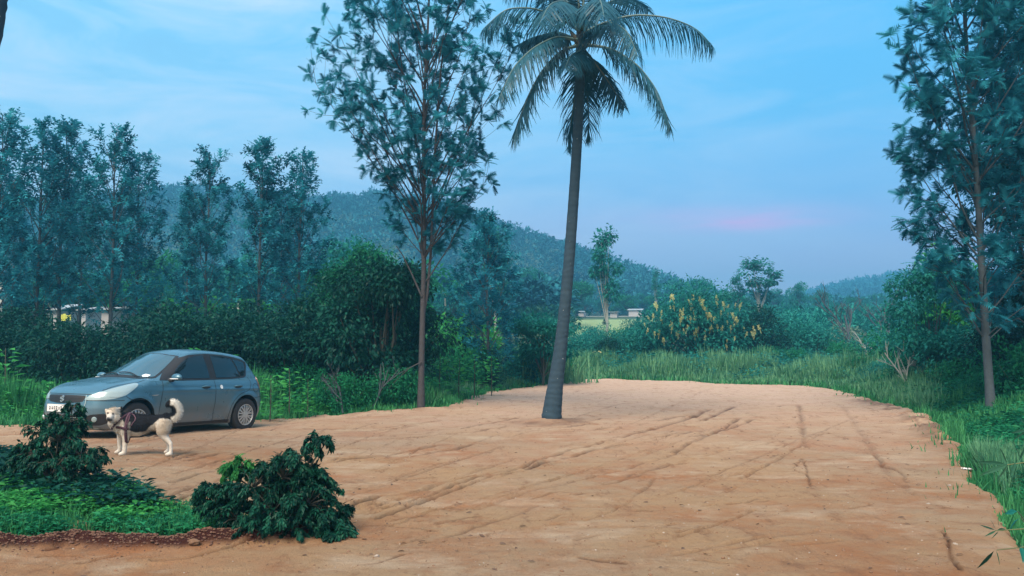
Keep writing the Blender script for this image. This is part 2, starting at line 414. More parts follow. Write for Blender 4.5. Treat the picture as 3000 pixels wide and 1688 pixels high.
for pts, wd, dp, rd in RUTS:
    if dp == 0: continue
    q = pxline(pts); qx = [a[0] for a in q]; qy = [a[1] for a in q]
    sel = (DX > min(qx) - .5) & (DX < max(qx) + .5) & (DY > min(qy) - .5) & (DY < max(qy) + .5)
    if not sel.any(): continue
    d = segdist(jx[sel], jy[sel], q); wv = wd * .72 * (1 + .5 * fbm(DX[sel] * 2, DY[sel] * 2, 31, 2)); bb = brk[sel]
    far = 1 + np.clip((DY[sel] - 14) / 20, 0, 1.2)
    wv = wv * far
    DZ[sel] += (-dp * np.exp(-(d / wv)**2) + .45 * dp * np.exp(-((d - 2.1 * wv) / (wv * .9))**2)) * bb * 1.5
    RED[sel] = np.maximum(RED[sel], np.minimum(1, 1.15 * rd) * bb * np.exp(-(d / (wv * 1.1))**2))
# red soil bank along the front of the planted island
BERM = pxline([(-500, 1630), (-200, 1624), (0, 1620), (120, 1614), (230, 1606), (330, 1614), (430, 1622), (520, 1618), (620, 1608), (720, 1606), (800, 1600), (870, 1592)])
bd = segdist(jx, jy, BERM)
bh = np.exp(-(bd / .13)**2) * (1 + .5 * fbm(DX * 5, DY * 5, 41, 4)); DZ += .085 * bh; RED = np.maximum(RED, np.clip(1.3 * np.exp(-(bd / .15)**4), 0, 1))
# loosened soil heap around the palm foot and along the right and left edges
pf = at(1613, 1247)
hd = np.hypot(DX - pf[0], (DY - pf[1]) * .8); DZ += .10 * np.exp(-(hd / .45)**2) * (1 + .6 * fbm(DX * 4, DY * 4, 51, 3)); RED = np.maximum(RED, .75 * np.exp(-(hd / .75)**4) * vnoise(DX * 3, DY * 3, 9))
er = np.exp(-((sd_ - .35) / .38)**2)
rightedge = sstep(5.5, 8, DX) * sstep(28, 22, DY) + sstep(0, -1.5, DX) * .6
DZ += .05 * er * np.clip(rightedge, 0, 1) * (1 + 1.6 * fbm(DX * 5, DY * 5, 61, 5)); RED = np.maximum(RED, np.clip(rightedge, 0, 1) * .6 * er * sstep(.35, .6, vnoise(DX * 3, DY * 3, 63)))
DZ += .030 * fbm(DX * .5, DY * .5, 71, 3) + .010 * fbm(DX * 2.5, DY * 5, 72, 3) + .006 * fbm(DX * 12, DY * 12, 73, 3) + .010 * fbm(DX * 1.6, DY * 7, 74, 3)
drop = sstep(.28, 0, sd_)
DZ = DZ + .05 - .17 * drop
Zd = G(DX, DY) + DZ
m, nt3, b = newmat('levelled_red_soil')
g = node(nt3, 'ShaderNodeNewGeometry')
def nz(scale, det=8, rough=.6, vec=None, sc=None):
    n = node(nt3, 'ShaderNodeTexNoise'); n.inputs['Scale'].default_value = scale; n.inputs['Detail'].default_value = det; n.inputs['Roughness'].default_value = rough
    if sc:
        mm = node(nt3, 'ShaderNodeMapping'); mm.inputs['Scale'].default_value = sc; nt3.links.new(g.outputs['Position'], mm.inputs[0]); nt3.links.new(mm.outputs[0], n.inputs['Vector'])
    else: nt3.links.new(g.outputs['Position'], n.inputs['Vector'])
    return n.outputs['Fac']
def mix3(f, a, b_):
    n = node(nt3, 'ShaderNodeMix', data_type='RGBA')
    for i, q in ((0, f), (6, a), (7, b_)):
        if isinstance(q, (int, float)): n.inputs[i].default_value = q
        elif isinstance(q, tuple): n.inputs[i].default_value = (*q, 1)
        else: nt3.links.new(q, n.inputs[i])
    return n.outputs[2]
def rmp(f, a, b_):
    n = node(nt3, 'ShaderNodeMapRange'); n.inputs[1].default_value = a; n.inputs[2].default_value = b_; nt3.links.new(f, n.inputs[0]); return n.outputs[0]
SOIL_A, SOIL_B, SOIL_C, SOIL_RED = (.390, .255, .142), (.350, .264, .178), (.345, .165, .078), (.050, .017, .014)
c = mix3(rmp(nz(.28, 4), .38, .62), SOIL_A, SOIL_B)
c = mix3(rmp(nz(.55, 6, .7), .46, .64), c, SOIL_C)
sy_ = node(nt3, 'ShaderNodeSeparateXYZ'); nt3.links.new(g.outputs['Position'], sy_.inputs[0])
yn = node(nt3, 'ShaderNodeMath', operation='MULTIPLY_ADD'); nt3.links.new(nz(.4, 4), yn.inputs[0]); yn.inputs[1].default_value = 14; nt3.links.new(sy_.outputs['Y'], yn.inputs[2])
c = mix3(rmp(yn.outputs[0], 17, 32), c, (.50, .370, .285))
c = mix3(rmp(nz(5, 9, .75, sc=(1, .35, 1)), .54, .72), c, (.21, .110, .062))
c = mix3(rmp(nz(60, 4, .7), .62, .78), c, (.40, .33, .26))
c = mix3(rmp(nz(25, 5, .7), .60, .75), c, (.15, .08, .048))
at_ = node(nt3, 'ShaderNodeAttribute', attribute_name='tint')
c = mix3(rmp(nz(1.1, 7, .7, sc=(.6, 1, 1)), .52, .66), c, (.46, .355, .250))
c = mix3(rmp(nz(3.2, 8, .75, sc=(.5, 1.3, 1)), .55, .68), c, (.30, .165, .092))
c = mix3(rmp(nz(120, 3, .8), .55, .75), c, (.20, .125, .08))
c = mix3(at_.outputs['Fac'], c, SOIL_RED)
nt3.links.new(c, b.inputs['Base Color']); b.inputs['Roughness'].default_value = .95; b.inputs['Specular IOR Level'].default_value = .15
bp = node(nt3, 'ShaderNodeBump'); bp.inputs['Strength'].default_value = 1.0; bp.inputs['Distance'].default_value = .045
_h1 = node(nt3, 'ShaderNodeMath', operation='MULTIPLY_ADD'); _h1.inputs[1].default_value = .45
nt3.links.new(nz(70, 6, .8), _h1.inputs[0]); nt3.links.new(nz(14, 10, .78, sc=(1, .6, 1)), _h1.inputs[2]); nt3.links.new(_h1.outputs[0], bp.inputs['Height']); nt3.links.new(bp.outputs[0], b.inputs['Normal'])
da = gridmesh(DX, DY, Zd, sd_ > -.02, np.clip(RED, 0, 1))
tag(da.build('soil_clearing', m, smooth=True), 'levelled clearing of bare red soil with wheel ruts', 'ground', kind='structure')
def soilz(x, y):  # soil height near a point
    i = np.argmin(np.abs(yy - y)); j = np.argmin(np.abs(DX[i] - x)); return float(Zd[i, j])
# ------------------------------------------------------------------ leaf shapes (unit length along +Y)
def fern_leaf(n=5, w=.42, sl=.13):
    V = []; Fc = []
    for i in range(n):
        y = .12 + .8 * i / (n - 1) if n > 1 else .5
        zz = -.25 * y * y; L = w * (1 - .55 * abs(y - .35) / .65)
        for s in (-1, 1):
            k = len(V); V += [(0, y - sl * .55, zz), (0, y + sl * .55, zz - .01), (s * L, y + L * .75, zz - .12 * L - .03)]; Fc.append((k, k + 1, k + 2) if s > 0 else (k + 1, k, k + 2))
    k = len(V); V += [(-.04, .75, -.14), (.04, .75, -.14), (0, 1.12, -.32)]; Fc.append((k, k + 1, k + 2))
    return np.array(V, float), np.array(Fc)
FERN = fern_leaf(6, .42, .15); FERNF = fern_leaf(3, .45, .26)
LEAF = (np.array([(0, 0, 0), (.22, .38, .05), (.14, .72, -.03), (0, 1.05, -.20), (-.14, .72, -.03), (-.22, .38, .05), (0, .4, -.02), (0, .72, -.09)], float),
        np.array([(0, 1, 6), (0, 6, 5), (6, 1, 2), (6, 2, 7), (7, 2, 3), (5, 6, 4), (6, 7, 4), (4, 7, 3)]))
LEAF2 = (np.array([(0, 0, 0), (.26, .45, .06), (0, 1.0, -.14), (-.26, .45, .06)], float), np.array([(0, 1, 2), (0, 2, 3)]))
_r = np.random.default_rng(3)
def clump(n, spread, ls, seed):
    r = np.random.default_rng(seed); V = []; Fc = []
    for i in range(n):
        d = r.normal(size=3); d /= np.linalg.norm(d); d[2] = d[2] * .6
        p = r.normal(size=3) * spread; Mx = frames(d[None] + p[None] * .8, r)[0]
        V.append(LEAF2[0] * ls * r.uniform(.7, 1.3) @ Mx.T + p); Fc.append(LEAF2[1] + 4 * i)
    return np.vstack(V), np.vstack(Fc)
CL7 = clump(7, .45, .75, 1); CL12 = clump(12, .5, .55, 2)

def rot_about(d, ax, ang):
    ax = ax / (np.linalg.norm(ax) + 1e-9); return d * math.cos(ang) + np.cross(ax, d) * math.sin(ang) + ax * ax.dot(d) * (1 - math.cos(ang))
def perp(d, r):
    a = r.normal(size=3); a -= d * a.dot(d); return a / np.linalg.norm(a)

def make_oak(seed, H, Rf, base_h, nl, leaf, tr, name, leafm, barkm, label, cat='tree', lean=(0, 0), sides=8, density=1.0, fern=FERN, tufts=6, extra=None, wob=.06, cz=None, updir=0.0):
    """silver oak: straight bole, steep limbs, tufts of ferny leaves. Rf(h) is the crown radius at height h"""
    r = np.random.default_rng(seed); root = empty(name, label=label, cat=cat)
    wd = Acc(); lf = Acc()
    hs = np.linspace(0, H, 16)
    tx = lean[0] * hs / H + wob * np.sin(hs * .9 + seed) * hs / H; ty = lean[1] * hs / H + wob * np.cos(hs * .7 + seed) * hs / H
    trunk = np.stack([tx, ty, hs - .15 * (hs == 0)], 1)
    rad = tr * (1 - .82 * (hs / H)**.9); rad[0] *= 1.35
    wd.tube(trunk, rad, sides, cap=True)
    def tp(h): return np.array([np.interp(h, hs, tx), np.interp(h, hs, ty), h])
    Lp = []; Ld = []; Lt = []
    def tuft(p, d, n, t):
        for q in range(n):
            dd = d * .55 + r.normal(0, .62, 3); dd[2] -= .12
            Lp.append(p + r.normal(0, .02, 3)); Ld.append(dd); Lt.append(np.clip(t + r.normal(0, .18), 0, 1))
    limbs = [(base_h + (H * .985 - base_h) * ((i + r.uniform(0, .8)) / nl)**.92, i * 2.399 + r.uniform(-.5, .5), None) for i in range(nl)]
    if extra: limbs += extra
    for h, az, Lx in limbs:
        rr = Rf(h) * r.uniform(.62, 1.08) if Lx is None else Lx
        if rr < .12: rr = .12
        up = np.interp(h / H, [0, .5, 1], [.95, 1.35, 2.2]) + updir
        d = np.array([math.cos(az), math.sin(az), up * r.uniform(.65, 1.1)]); d /= np.linalg.norm(d)
        L = rr / max(.25, math.hypot(d[0], d[1])) ; L = min(L, rr * 2.4)
        h0 = max(.3, h - L * d[2] * .75)
        p0 = tp(min(h0, H * .97)); n = 8; pts = [p0]; dd = d.copy()
        for k in range(n - 1):
            dd = dd + np.array([0, 0, .05]) + r.normal(0, .07, 3); dd /= np.linalg.norm(dd); pts.append(pts[-1] + dd * L / (n - 1))
        pts = np.array(pts); rl = max(.005, min(tr * .30, .008 + L * .007))
        wd.tube(pts, np.linspace(rl, .004, n), 5)
        nb = max(3, int(L * 4.2 * density))
        for b_ in range(nb):
            s = (b_ + r.random()) / nb
            if s < .22 and r.random() < .7: continue
            q = s * (n - 1); i0 = min(int(q), n - 2); pp = pts[i0] + (pts[i0 + 1] - pts[i0]) * (q - i0); ld = pts[i0 + 1] - pts[i0]; ld /= np.linalg.norm(ld)
            bd_ = rot_about(ld, perp(ld, r), r.uniform(.35, .9)); bl = L * r.uniform(.12, .30) * (1.15 - .6 * s) + .12
            e1 = pp + bd_ * bl * .5; e2 = e1 + (bd_ + np.array([0, 0, .25])) * bl * .5
            wd.tube([pp, e1, e2], [.007, .005, .003], 3)
            t = r.uniform(.1, .95)
            tuft(e2, bd_, tufts, t)
            if r.random() < .45: tuft(e1, bd_, max(1, tufts // 2), t)
        tuft(pts[-1], dd, tufts + 2, r.uniform(.3, .9)); tuft(pts[-2], dd, tufts, r.uniform(.2, .8))
    Lp = np.array(Lp); Ld = np.array(Ld); Mx = frames(Ld, r) * (leaf * r.uniform(.7, 1.25, len(Lp)))[:, None, None]
    lf.scatter(*fern, Mx, Lp, np.array(Lt))
    wd.build('trunk', M[barkm], root, smooth=True); lf.build('crown', M[leafm], root)
    return root

def make_broad(seed, W, H, base, nlobe, nleaf, ls, name, leafm, barkm, label, cat='tree', D=None, tpl=LEAF2, trunk_r=.12, droop=.3, flat=.8, lobe=.36, shell=.62, cz0=None, parts=('trunk', 'crown')):
    """broadleaf crown: overlapping lobes of leaves on a forked stem"""
    r = np.random.default_rng(seed); root = empty(name, label=label, cat=cat); wd = Acc(); lf = Acc(); D = D or W
    cc = []
    for i in range(nlobe):
        a = i * 2.399 + r.uniform(-.4, .4); q = math.sqrt((i + .5) / nlobe); zf = r.random()
        rad_here = (1 - abs(zf - .42)**1.7 * 1.5)
        c = np.array([math.cos(a) * W / 2 * q * .78 * rad_here, math.sin(a) * D / 2 * q * .78 * rad_here, base + (H - base) * (.12 + .76 * zf)])
        cc.append((c, W * lobe * r.uniform(.55, 1.1) * .5))
    th = base + (H - base) * .45
    wd.tube([(0, 0, -.15), (r.normal(0, .03), r.normal(0, .03), base * .6 + .1), (r.normal(0, .06), 0, th)], [trunk_r * 1.2, trunk_r * .9, trunk_r * .5], 8)
    per = max(6, nleaf // nlobe)
    for c, R_ in cc:
        s0 = np.array([0, 0, max(.05, base * r.uniform(.5, 1.0))]); mid = (s0 + c) / 2 + r.normal(0, .05 * W, 3) * .5; mid[2] = max(mid[2], .05)
        wd.tube([s0, mid, c], [trunk_r * .5, trunk_r * .3, trunk_r * .08 + .003], 4)
        n = int(per * r.uniform(.7, 1.3)); d = r.normal(size=(n, 3)); d /= np.linalg.norm(d, axis=1, keepdims=True)
        rr = R_ * (shell + (1.12 - shell) * r.random(n)**.6) * (1 + .35 * np.sin(d[:, 0] * 5 + c[0] * 9) * np.cos(d[:, 1] * 4 + c[1] * 7))
        p = c + d * rr[:, None] * np.array([1, 1, flat]); p[:, 2] = np.maximum(p[:, 2], .03)
        dirs = d * .8 + r.normal(0, .5, d.shape); dirs[:, 2] -= droop
        t = np.clip(r.uniform(.1, .8) * .55 + .45 * r.random(n), 0, 1)
        Mx = frames(dirs, r) * (ls * r.uniform(.65, 1.3, n))[:, None, None]
        lf.scatter(*tpl, Mx, p, t)
    wd.build(parts[0], M[barkm], root, smooth=True); lf.build(parts[1], M[leafm], root)
    return root

def place(root, u, Y, v=None, rotz=0, dz=0.0, scale=1.0):
    x = P(u, 1000, Y)[0]; root.location = Vector([float(c) for c in onG(x, Y, dz)]); root.rotation_euler[2] = rotz
    root.scale = (scale,) * 3; return root
def cpy(root, u, Y, rotz, scale, label, group=None, dz=0.0):
    x = P(u, 1000, Y)[0]; o = copy_tree(root, onG(x, Y, dz), rotz, scale, label)
    if group: o['group'] = group
    return o

# ------------------------------------------------------------------ coconut palm in the clearing
def palm_leaflet():
    V = []; Fc = []
    ys = [0, .3, .68, 1.0]; ws = [.013, .017, .012, .002]; zs = [0, -.03, -.15, -.42]
    for y, w_, z in zip(ys, ws, zs): V += [(-w_, y, z), (w_, y, z)]
    for i in range(3): Fc.append((2 * i, 2 * i + 1, 2 * i + 3, 2 * i + 2))
    return np.array(V, float), np.array(Fc)
PL = palm_leaflet()
def frond_mesh(pts, seed, L=.78, n=90, hang=.55, back=.0):
    r = np.random.default_rng(seed); pts = np.array(pts, float)
    s = np.linspace(0, 1, len(pts)); q = np.linspace(0, 1, 40)
    # smooth the rachis
    from_ = np.stack([np.interp(q, s, pts[:, i]) for i in range(3)], 1)
    for _ in range(12): from_[1:-1] = (from_[:-2] + from_[1:-1] * 2 + from_[2:]) / 4
    a = Acc(); a.tube(from_, np.interp(q, [0, .12, .5, 1], [.055, .030, .018, .004]), 6, .95, 1)
    ln = np.linalg.norm(np.diff(from_, axis=0), axis=1).sum(); T = np.gradient(from_, axis=0); T /= np.linalg.norm(T, axis=1, keepdims=True)
    tq = np.linspace(.17, .995, n); base = np.stack([np.interp(tq, q, from_[:, i]) for i in range(3)], 1); t = np.stack([np.interp(tq, q, T[:, i]) for i in range(3)], 1)
    up = np.array([0, 0, 1.]); side = np.cross(t, up); side /= np.linalg.norm(side, axis=1, keepdims=True) + 1e-6
    # twist keeps the blade plane varied on hanging fronds
    for sg in (-1, 1):
        k = r.random(n)
        d = side * sg * 1.0 + t * (.60 + .3 * tq[:, None]) + np.array([0, 0, -1.]) * (hang + .25 * k)[:, None] + r.normal(0, .07, (n, 3))
        Ll = L * np.interp(tq, [0, .2, .35, .75, 1], [.5, .8, 1, .85, .35]) * r.uniform(.85, 1.1, n)
        Mx = frames(d, r, up=np.tile(up, (n, 1)) + t * .3 + r.normal(0, .2, (n, 3)))
        S = np.stack([np.full(n, 1.0) * np.interp(tq, [0, .5, 1], [1., .9, .6]), Ll, Ll], -1)
        Mx = Mx * S[:, None, :]
        a.scatter(*PL, Mx, base, np.clip(.25 + .5 * r.random(n), 0, 1), 0)
    return a
pb = at(1613, 1247); PY = float(pb[1])
def pal(u, v, dy=0.0):
    p = P(u, v, PY) - pb; p = p * 1.0; p[1] = dy; 
    x = P(u, v, PY + dy) - pb; return x
palm = empty('coconut_palm', pb, label='tall coconut palm with ringed grey trunk standing in the soil clearing', cat='palm tree')
ctr = [(1612, 1255), (1618, 1200), (1627, 1130), (1640, 1040), (1650, 950), (1660, 850), (1670, 730), (1678, 620), (1686, 500), (1693, 380), (1698, 260), (1702, 150), (1703, 70), (1704, 20)]
wid = [64, 55, 45, 39, 35, 33, 32, 31, 30, 29, 29, 30, 28, 16]
pc = np.array([pal(u, v) for u, v in ctr]); pc[0][2] -= .1
zq = np.linspace(0, 1, 160); si = np.linspace(0, 1, len(ctr))
cen = np.stack([np.interp(zq, si, pc[:, i]) for i in range(3)], 1)
for _ in range(10): cen[1:-1] = (cen[:-2] + cen[1:-1] * 2 + cen[2:]) / 4
pr_ = np.interp(zq, si, np.array(wid) / 2 * PY / F); pr_ = pr_ * (1 + .012 * ((np.arange(160) % 3) == 0) + _r.normal(0, .012, 160))
mb, nb_, bb_ = newmat('ringed_palm_bark')
def bn(t, **k): return node(nb_, t, **k)
tcb = bn('ShaderNodeTexCoord'); wv = bn('ShaderNodeTexWave', wave_type='BANDS', bands_direction='Z'); wv.inputs['Scale'].default_value = 2.6; wv.inputs['Distortion'].default_value = 7; wv.inputs['Detail'].default_value = 4
nb_.links.new(tcb.outputs['Object'], wv.inputs['Vector'])
n1 = bn('ShaderNodeTexNoise'); n1.inputs['Scale'].default_value = 7; n1.inputs['Detail'].default_value = 8; nb_.links.new(tcb.outputs['Object'], n1.inputs['Vector'])
mx1 = bn('ShaderNodeMix', data_type='RGBA'); mx1.inputs[6].default_value = (.006, .031, .056, 1); mx1.inputs[7].default_value = (.032, .066, .100, 1); nb_.links.new(n1.outputs['Fac'], mx1.inputs[0])
mx2 = bn('ShaderNodeMix', data_type='RGBA', blend_type='MULTIPLY'); mx2.inputs[0].default_value = .08; nb_.links.new(mx1.outputs[2], mx2.inputs[6]); nb_.links.new(wv.outputs['Color'], mx2.inputs[7])
n2 = bn('ShaderNodeTexNoise'); n2.inputs['Scale'].default_value = 26; n2.inputs['Detail'].default_value = 2; nb_.links.new(tcb.outputs['Object'], n2.inputs['Vector'])
rr2 = bn('ShaderNodeMapRange'); rr2.inputs[1].default_value = .74; rr2.inputs[2].default_value = .77; nb_.links.new(n2.outputs['Fac'], rr2.inputs[0])
mx3 = bn('ShaderNodeMix', data_type='RGBA'); nb_.links.new(rr2.outputs[0], mx3.inputs[0]); nb_.links.new(mx2.outputs[2], mx3.inputs[6]); mx3.inputs[7].default_value = (.55, .6, .62, 1)
nb_.links.new(mx3.outputs[2], bb_.inputs['Base Color']); bb_.inputs['Roughness'].default_value = .9
bpb = bn('ShaderNodeBump'); bpb.inputs['Strength'].default_value = .18; bpb.inputs['Distance'].default_value = .02; nb_.links.new(wv.outputs['Fac'], bpb.inputs['Height']); nb_.links.new(bpb.outputs[0], bb_.inputs['Normal'])
M['palmbark'] = mb
M['rachis'] = simple('frond_stalk', (.08, .15, .15), .5, var=.2)
pt = Acc(); pt.tube(cen, pr_, 20, cap=True); pt.build('trunk', mb, palm, smooth=True)
FR = [  # points (u, v, depth), leaflet length, hang
 ([(1704, 100, 0), (1760, 70, -.1), (1850, 42, -.2), (1950, 48, -.3), (2040, 80, -.3), (2088, 135, -.3)], .80, .9),
 ([(1704, 130, 0), (1790, 140, -.2), (1870, 190, -.4), (1930, 270, -.5), (1962, 372, -.6)], .75, .55),
 ([(1704, 140, 0), (1750, 190, .4), (1790, 250, .8), (1830, 315, 1.1)], .60, .5),
 ([(1704, 120, 0), (1740, 80, -.5), (1790, 62, -1.1), (1840, 90, -1.7), (1868, 165, -2.1)], .8, .9),
 ([(1700, 90, 0), (1640, 52, -.1), (1560, 22, -.2), (1480, 24, -.3), (1415, 85, -.3)], .85, .9),
 ([(1700, 120, 0), (1630, 92, .5), (1560, 110, .9), (1520, 130, 1.2)], .6, .8),
 ([(1700, 120, 0), (1630, 105, -.3), (1560, 140, -.7), (1500, 200, -1.0), (1462, 290, -1.2)], .80, .75),
 ([(1700, 130, 0), (1640, 150, -.2), (1580, 215, -.4), (1535, 310, -.5), (1504, 412, -.6)], .72, .45),
 ([(1703, 140, 0), (1690, 190, .5), (1685, 280, .9), (1672, 360, 1.0), (1668, 425, 1.0)], .70, .35),
 ([(1703, 140, 0), (1716, 200, .6), (1720, 270, 1.0), (1726, 350, 1.1), (1722, 400, 1.1)], .62, .35),
 ([(1703, 130, 0), (1700, 150, -.7), (1672, 160, -1.3), (1655, 200, -1.8)], .55, .6),
 ([(1703, 80, 0), (1665, 20, 0), (1610, -50, .1), (1540, -70, .1), (1480, -40, .1)], .8, .7),
 ([(1703, 70, 0), (1690, -30, .2), (1668, -140, .4), (1630, -220, .5)], .7, .3),
 ([(1705, 70, 0), (1712, -40, -.1), (1722, -150, -.2), (1745, -260, -.3)], .7, .25),
 ([(1706, 80, 0), (1745, -10, .1), (1800, -90, .2), (1880, -110, .2), (1950, -60, .2)], .8, .7),
 ([(1706, 90, 0), (1745, 40, .5), (1790, 0, 1.2), (1850, -10, 1.8), (1900, 30, 2.2)], .75, .7),
 ([(1702, 90, 0), (1680, 30, -.7), (1650, 0, -1.5), (1610, 10, -2.3), (1580, 70, -2.8)], .8, .7),
 ([(1704, 90, 0), (1725, 30, -.8), (1745, -10, -1.7), (1760, 0, -2.4), (1770, 50, -2.9)], .8, .7),
 ([(1702, 90, 0), (1675, 20, .8), (1640, -20, 1.6), (1600, -10, 2.3)], .75, .6),
]
for k, (pts, L_, hg) in enumerate(FR):
    frond_mesh([pal(*p) for p in pts], 100 + k, L_, 74, hg * .62).build('frond', [M['palm'], M['rachis']], palm)
fb = Acc()      # fibrous stubs of old fronds under the crown
for k in range(14):
    a = k * 2.4; c0 = cen[148 - k]; d = np.array([math.cos(a), math.sin(a), .9]); fb.tube([c0, c0 + d * .12, c0 + d * .26 + np.array([0, 0, .05])], [.06, .045, .02], 5)
fb.build('frond_stub', M['twig'], palm)

# leaning palm whose trunk just enters at the left edge of the photograph
lp = empty('coconut_palm', (0, 0, 0), label='leaning palm trunk cut by the left edge of the picture, high up', cat='palm tree')
tp_ = [P(-330, 1190, 9), P(-200, 800, 9), P(-110, 480, 9), P(-56, 190, 9), P(-22, 40, 9), P(-8, -80, 9), P(0, -400, 9), P(5, -800, 9)]
tp_ = np.array(tp_); 
b0 = onG(tp_[0][0] - .25, 9); lp.location = Vector([float(c) for c in b0]); tpl_ = np.vstack([[b0 - [0, 0, .1]], tp_]) - b0
zq = np.linspace(0, 1, 70); si = np.linspace(0, 1, len(tpl_)); c2 = np.stack([np.interp(zq, si, tpl_[:, i]) for i in range(3)], 1)
for _ in range(6): c2[1:-1] = (c2[:-2] + c2[1:-1] * 2 + c2[2:]) / 4
la = Acc(); la.tube(c2, np.interp(zq, [0, .1, 1], [.22, .15, .12]) * (1 + _r.normal(0, .035, 70)), 16, cap=True); la.build('trunk', mb, lp, smooth=True)
for k in range(9):
    a = k * 2.399; d = np.array([math.cos(a), math.sin(a), 0]); t0 = c2[-1]
    pts = [t0, t0 + d * .8 + [0, 0, .6], t0 + d * 1.7 + [0, 0, .8], t0 + d * 2.5 + [0, 0, .4], t0 + d * 2.9 + [0, 0, -.4]]
    frond_mesh(pts, 300 + k, .7, 50, .7).build('frond', [M['palm'], M['rachis']], lp)

# ------------------------------------------------------------------ silver oaks
def prof(pts):
    hh = [p[0] for p in pts]; rr = [p[1] for p in pts]
    return lambda h: float(np.interp(h, hh, rr))
cb = at(1233, 1205); CY = float(cb[1]); k_ = CY / F
def hz_(v): return 1.6 + (HOR - v) * k_
co = make_oak(11, 12.3, prof([(hz_(820), .5), (hz_(680), 1.3), (hz_(560), 1.7), (hz_(400), 2.1), (hz_(260), 2.5), (hz_(100), 2.2), (hz_(-100), 1.8), (12.3, .4)]),
              hz_(690), 48, .21, .080, 'silver_oak_tree', 'oak', 'barkred', 'tall thin silver oak with brown trunk left of the coconut palm', lean=(.10, 0), density=.88, tufts=10,
              extra=[(hz_(285), PI * .98, 3.0), (hz_(240), .05, 2.3), (hz_(330), PI * 1.05, 2.0), (hz_(560), .1, 1.6), (hz_(500), -.1, 1.45), (hz_(560), PI, 1.0), (hz_(640), .2, .9), (hz_(690), PI * 1.1, .8), (hz_(740), .3, .5)])
co.location = Vector([float(c) for c in cb])
k_ = CY / F; _st = Acc()       # the bole forks: a second stem runs up beside the main one
_st.tube(np.array([P(u, v, CY + .05) - cb for u, v in ((1240, 930), (1252, 860), (1262, 740), (1268, 600), (1276, 420), (1290, 220), (1312, 40), (1330, -120))]), [.03, .035, .034, .032, .028, .022, .016, .01], 7)
_st.tube(np.array([P(u, v, CY - .05) - cb for u, v in ((1236, 870), (1205, 800), (1178, 745), (1160, 720))]), [.03, .02, .014, .008], 5)
_st.tube(np.array([P(u, v, CY - .1) - cb for u, v in ((1236, 1060), (1200, 1078), (1165, 1110), (1140, 1138))]), [.016, .012, .010, .006], 5)
_st.build('second_stem', M['barkred'], co, smooth=True)
# broken bare stub leaning on the lower trunk
rY = 17.6; rb = P(2905, 1205, rY); k_ = rY / F
ro = make_oak(23, 12.0, prof([(hz_(1000), .25), (hz_(930), .8), (hz_(860), 1.3), (hz_(760), 1.5), (hz_(700), 1.0), (hz_(600), 1.25), (hz_(450), 1.75), (hz_(300), 1.8), (hz_(150), 1.65), (hz_(0), 1.4), (12, .3)]),
              hz_(960), 64, .24, .095, 'silver_oak_tree', 'oak', 'bark', 'tall silver oak with grey trunk by the right edge of the clearing', lean=(-.35, 0), density=1.05, tufts=9,
              extra=[(hz_(740), PI, 1.7), (hz_(850), PI * 1.05, 1.2), (hz_(560), PI, 1.6), (hz_(430), PI, 1.9)])
ro.location = (float(rb[0]), rY, float(G(rb[0], rY)))

# row of silver oaks behind the car
SO = []
for s_, Hh, rr_, kk in ((31, 11.2, 1.5, 34), (47, 10.6, 1.0, 34), (59, 11.0, 1.6, 34)):
    SO.append(make_oak(s_, Hh, prof([(2.4, .5), (3.6, rr_ * .9), (5.5, rr_), (8, rr_ * .85), (Hh - .8, rr_ * .55), (Hh, .25)]), 3.3, kk, .34, .10, 'silver_oak_tree', 'oakfar', 'bark', 'x', density=.72, tufts=6, fern=FERNF, updir=.25))
for i, o in enumerate(SO): o['group'] = 'silver oaks in the row behind the car'
ROW = [  # u, top v, Y, variant, label
 (-20, 325, 30, 0, 'silver oak at the far left edge of the picture, behind the car'),
 (105, 350, 33, 2, 'silver oak with a forked crown, second from the left edge'),
 (170, 345, 36, 1, 'slender silver oak close beside the forked one near the left edge'),
 (322, 372, 33, 0, 'bushy silver oak with wide crown rising over the car bonnet'),
 (395, 440, 38, 2, 'lower silver oak on the right flank of the bushy one over the bonnet'),
 (600, 442, 36, 0, 'silver oak above the car roof, first of the group of three'),
 (757, 405, 34, 1, 'narrow silver oak, tallest and middle one of the group of three above the car'),
 (875, 442, 35, 2, 'silver oak right of the narrow one, last of the group of three'),
 (545, 560, 44, 1, 'short silver oak peeping out behind the group of three, left side'),
 (30, 520, 40, 1, 'half hidden silver oak behind those at the left edge'),
 (230, 500, 42, 2, 'half hidden silver oak between the forked and the bushy ones'),
 (820, 560, 46, 0, 'half hidden silver oak behind the gap right of the narrow one'),
]
used = set()
HTS = (11.2, 10.6, 11.0)
for i, (u, tv, Y, vr, lab) in enumerate(ROW):
    x = P(u, 1000, Y)[0]; g0 = float(G(x, Y)); ht = 1.6 + (HOR - tv) * Y / F - g0; sc = ht / HTS[vr]
    if vr not in used:
        o = place(SO[vr], u, Y, rotz=i * 1.3, scale=sc); o['label'] = lab; used.add(vr)
    else: cpy(SO[vr], u, Y, i * 1.3, sc, lab, 'silver oaks in the row behind the car')
# small silver oak between the tall one and the palm
kY = 30; so1 = make_oak(71, 6.2, prof([(.8, .7), (2, 1.3), (3.6, 1.35), (5, .9), (6.2, .25)]), 1.0, 34, .27, .06, 'silver_oak_tree', 'oak', 'bark', 'young dark silver oak between the tall oak and the palm', tufts=6, fern=FERNF, density=1.1)
place(so1, 1430, kY)
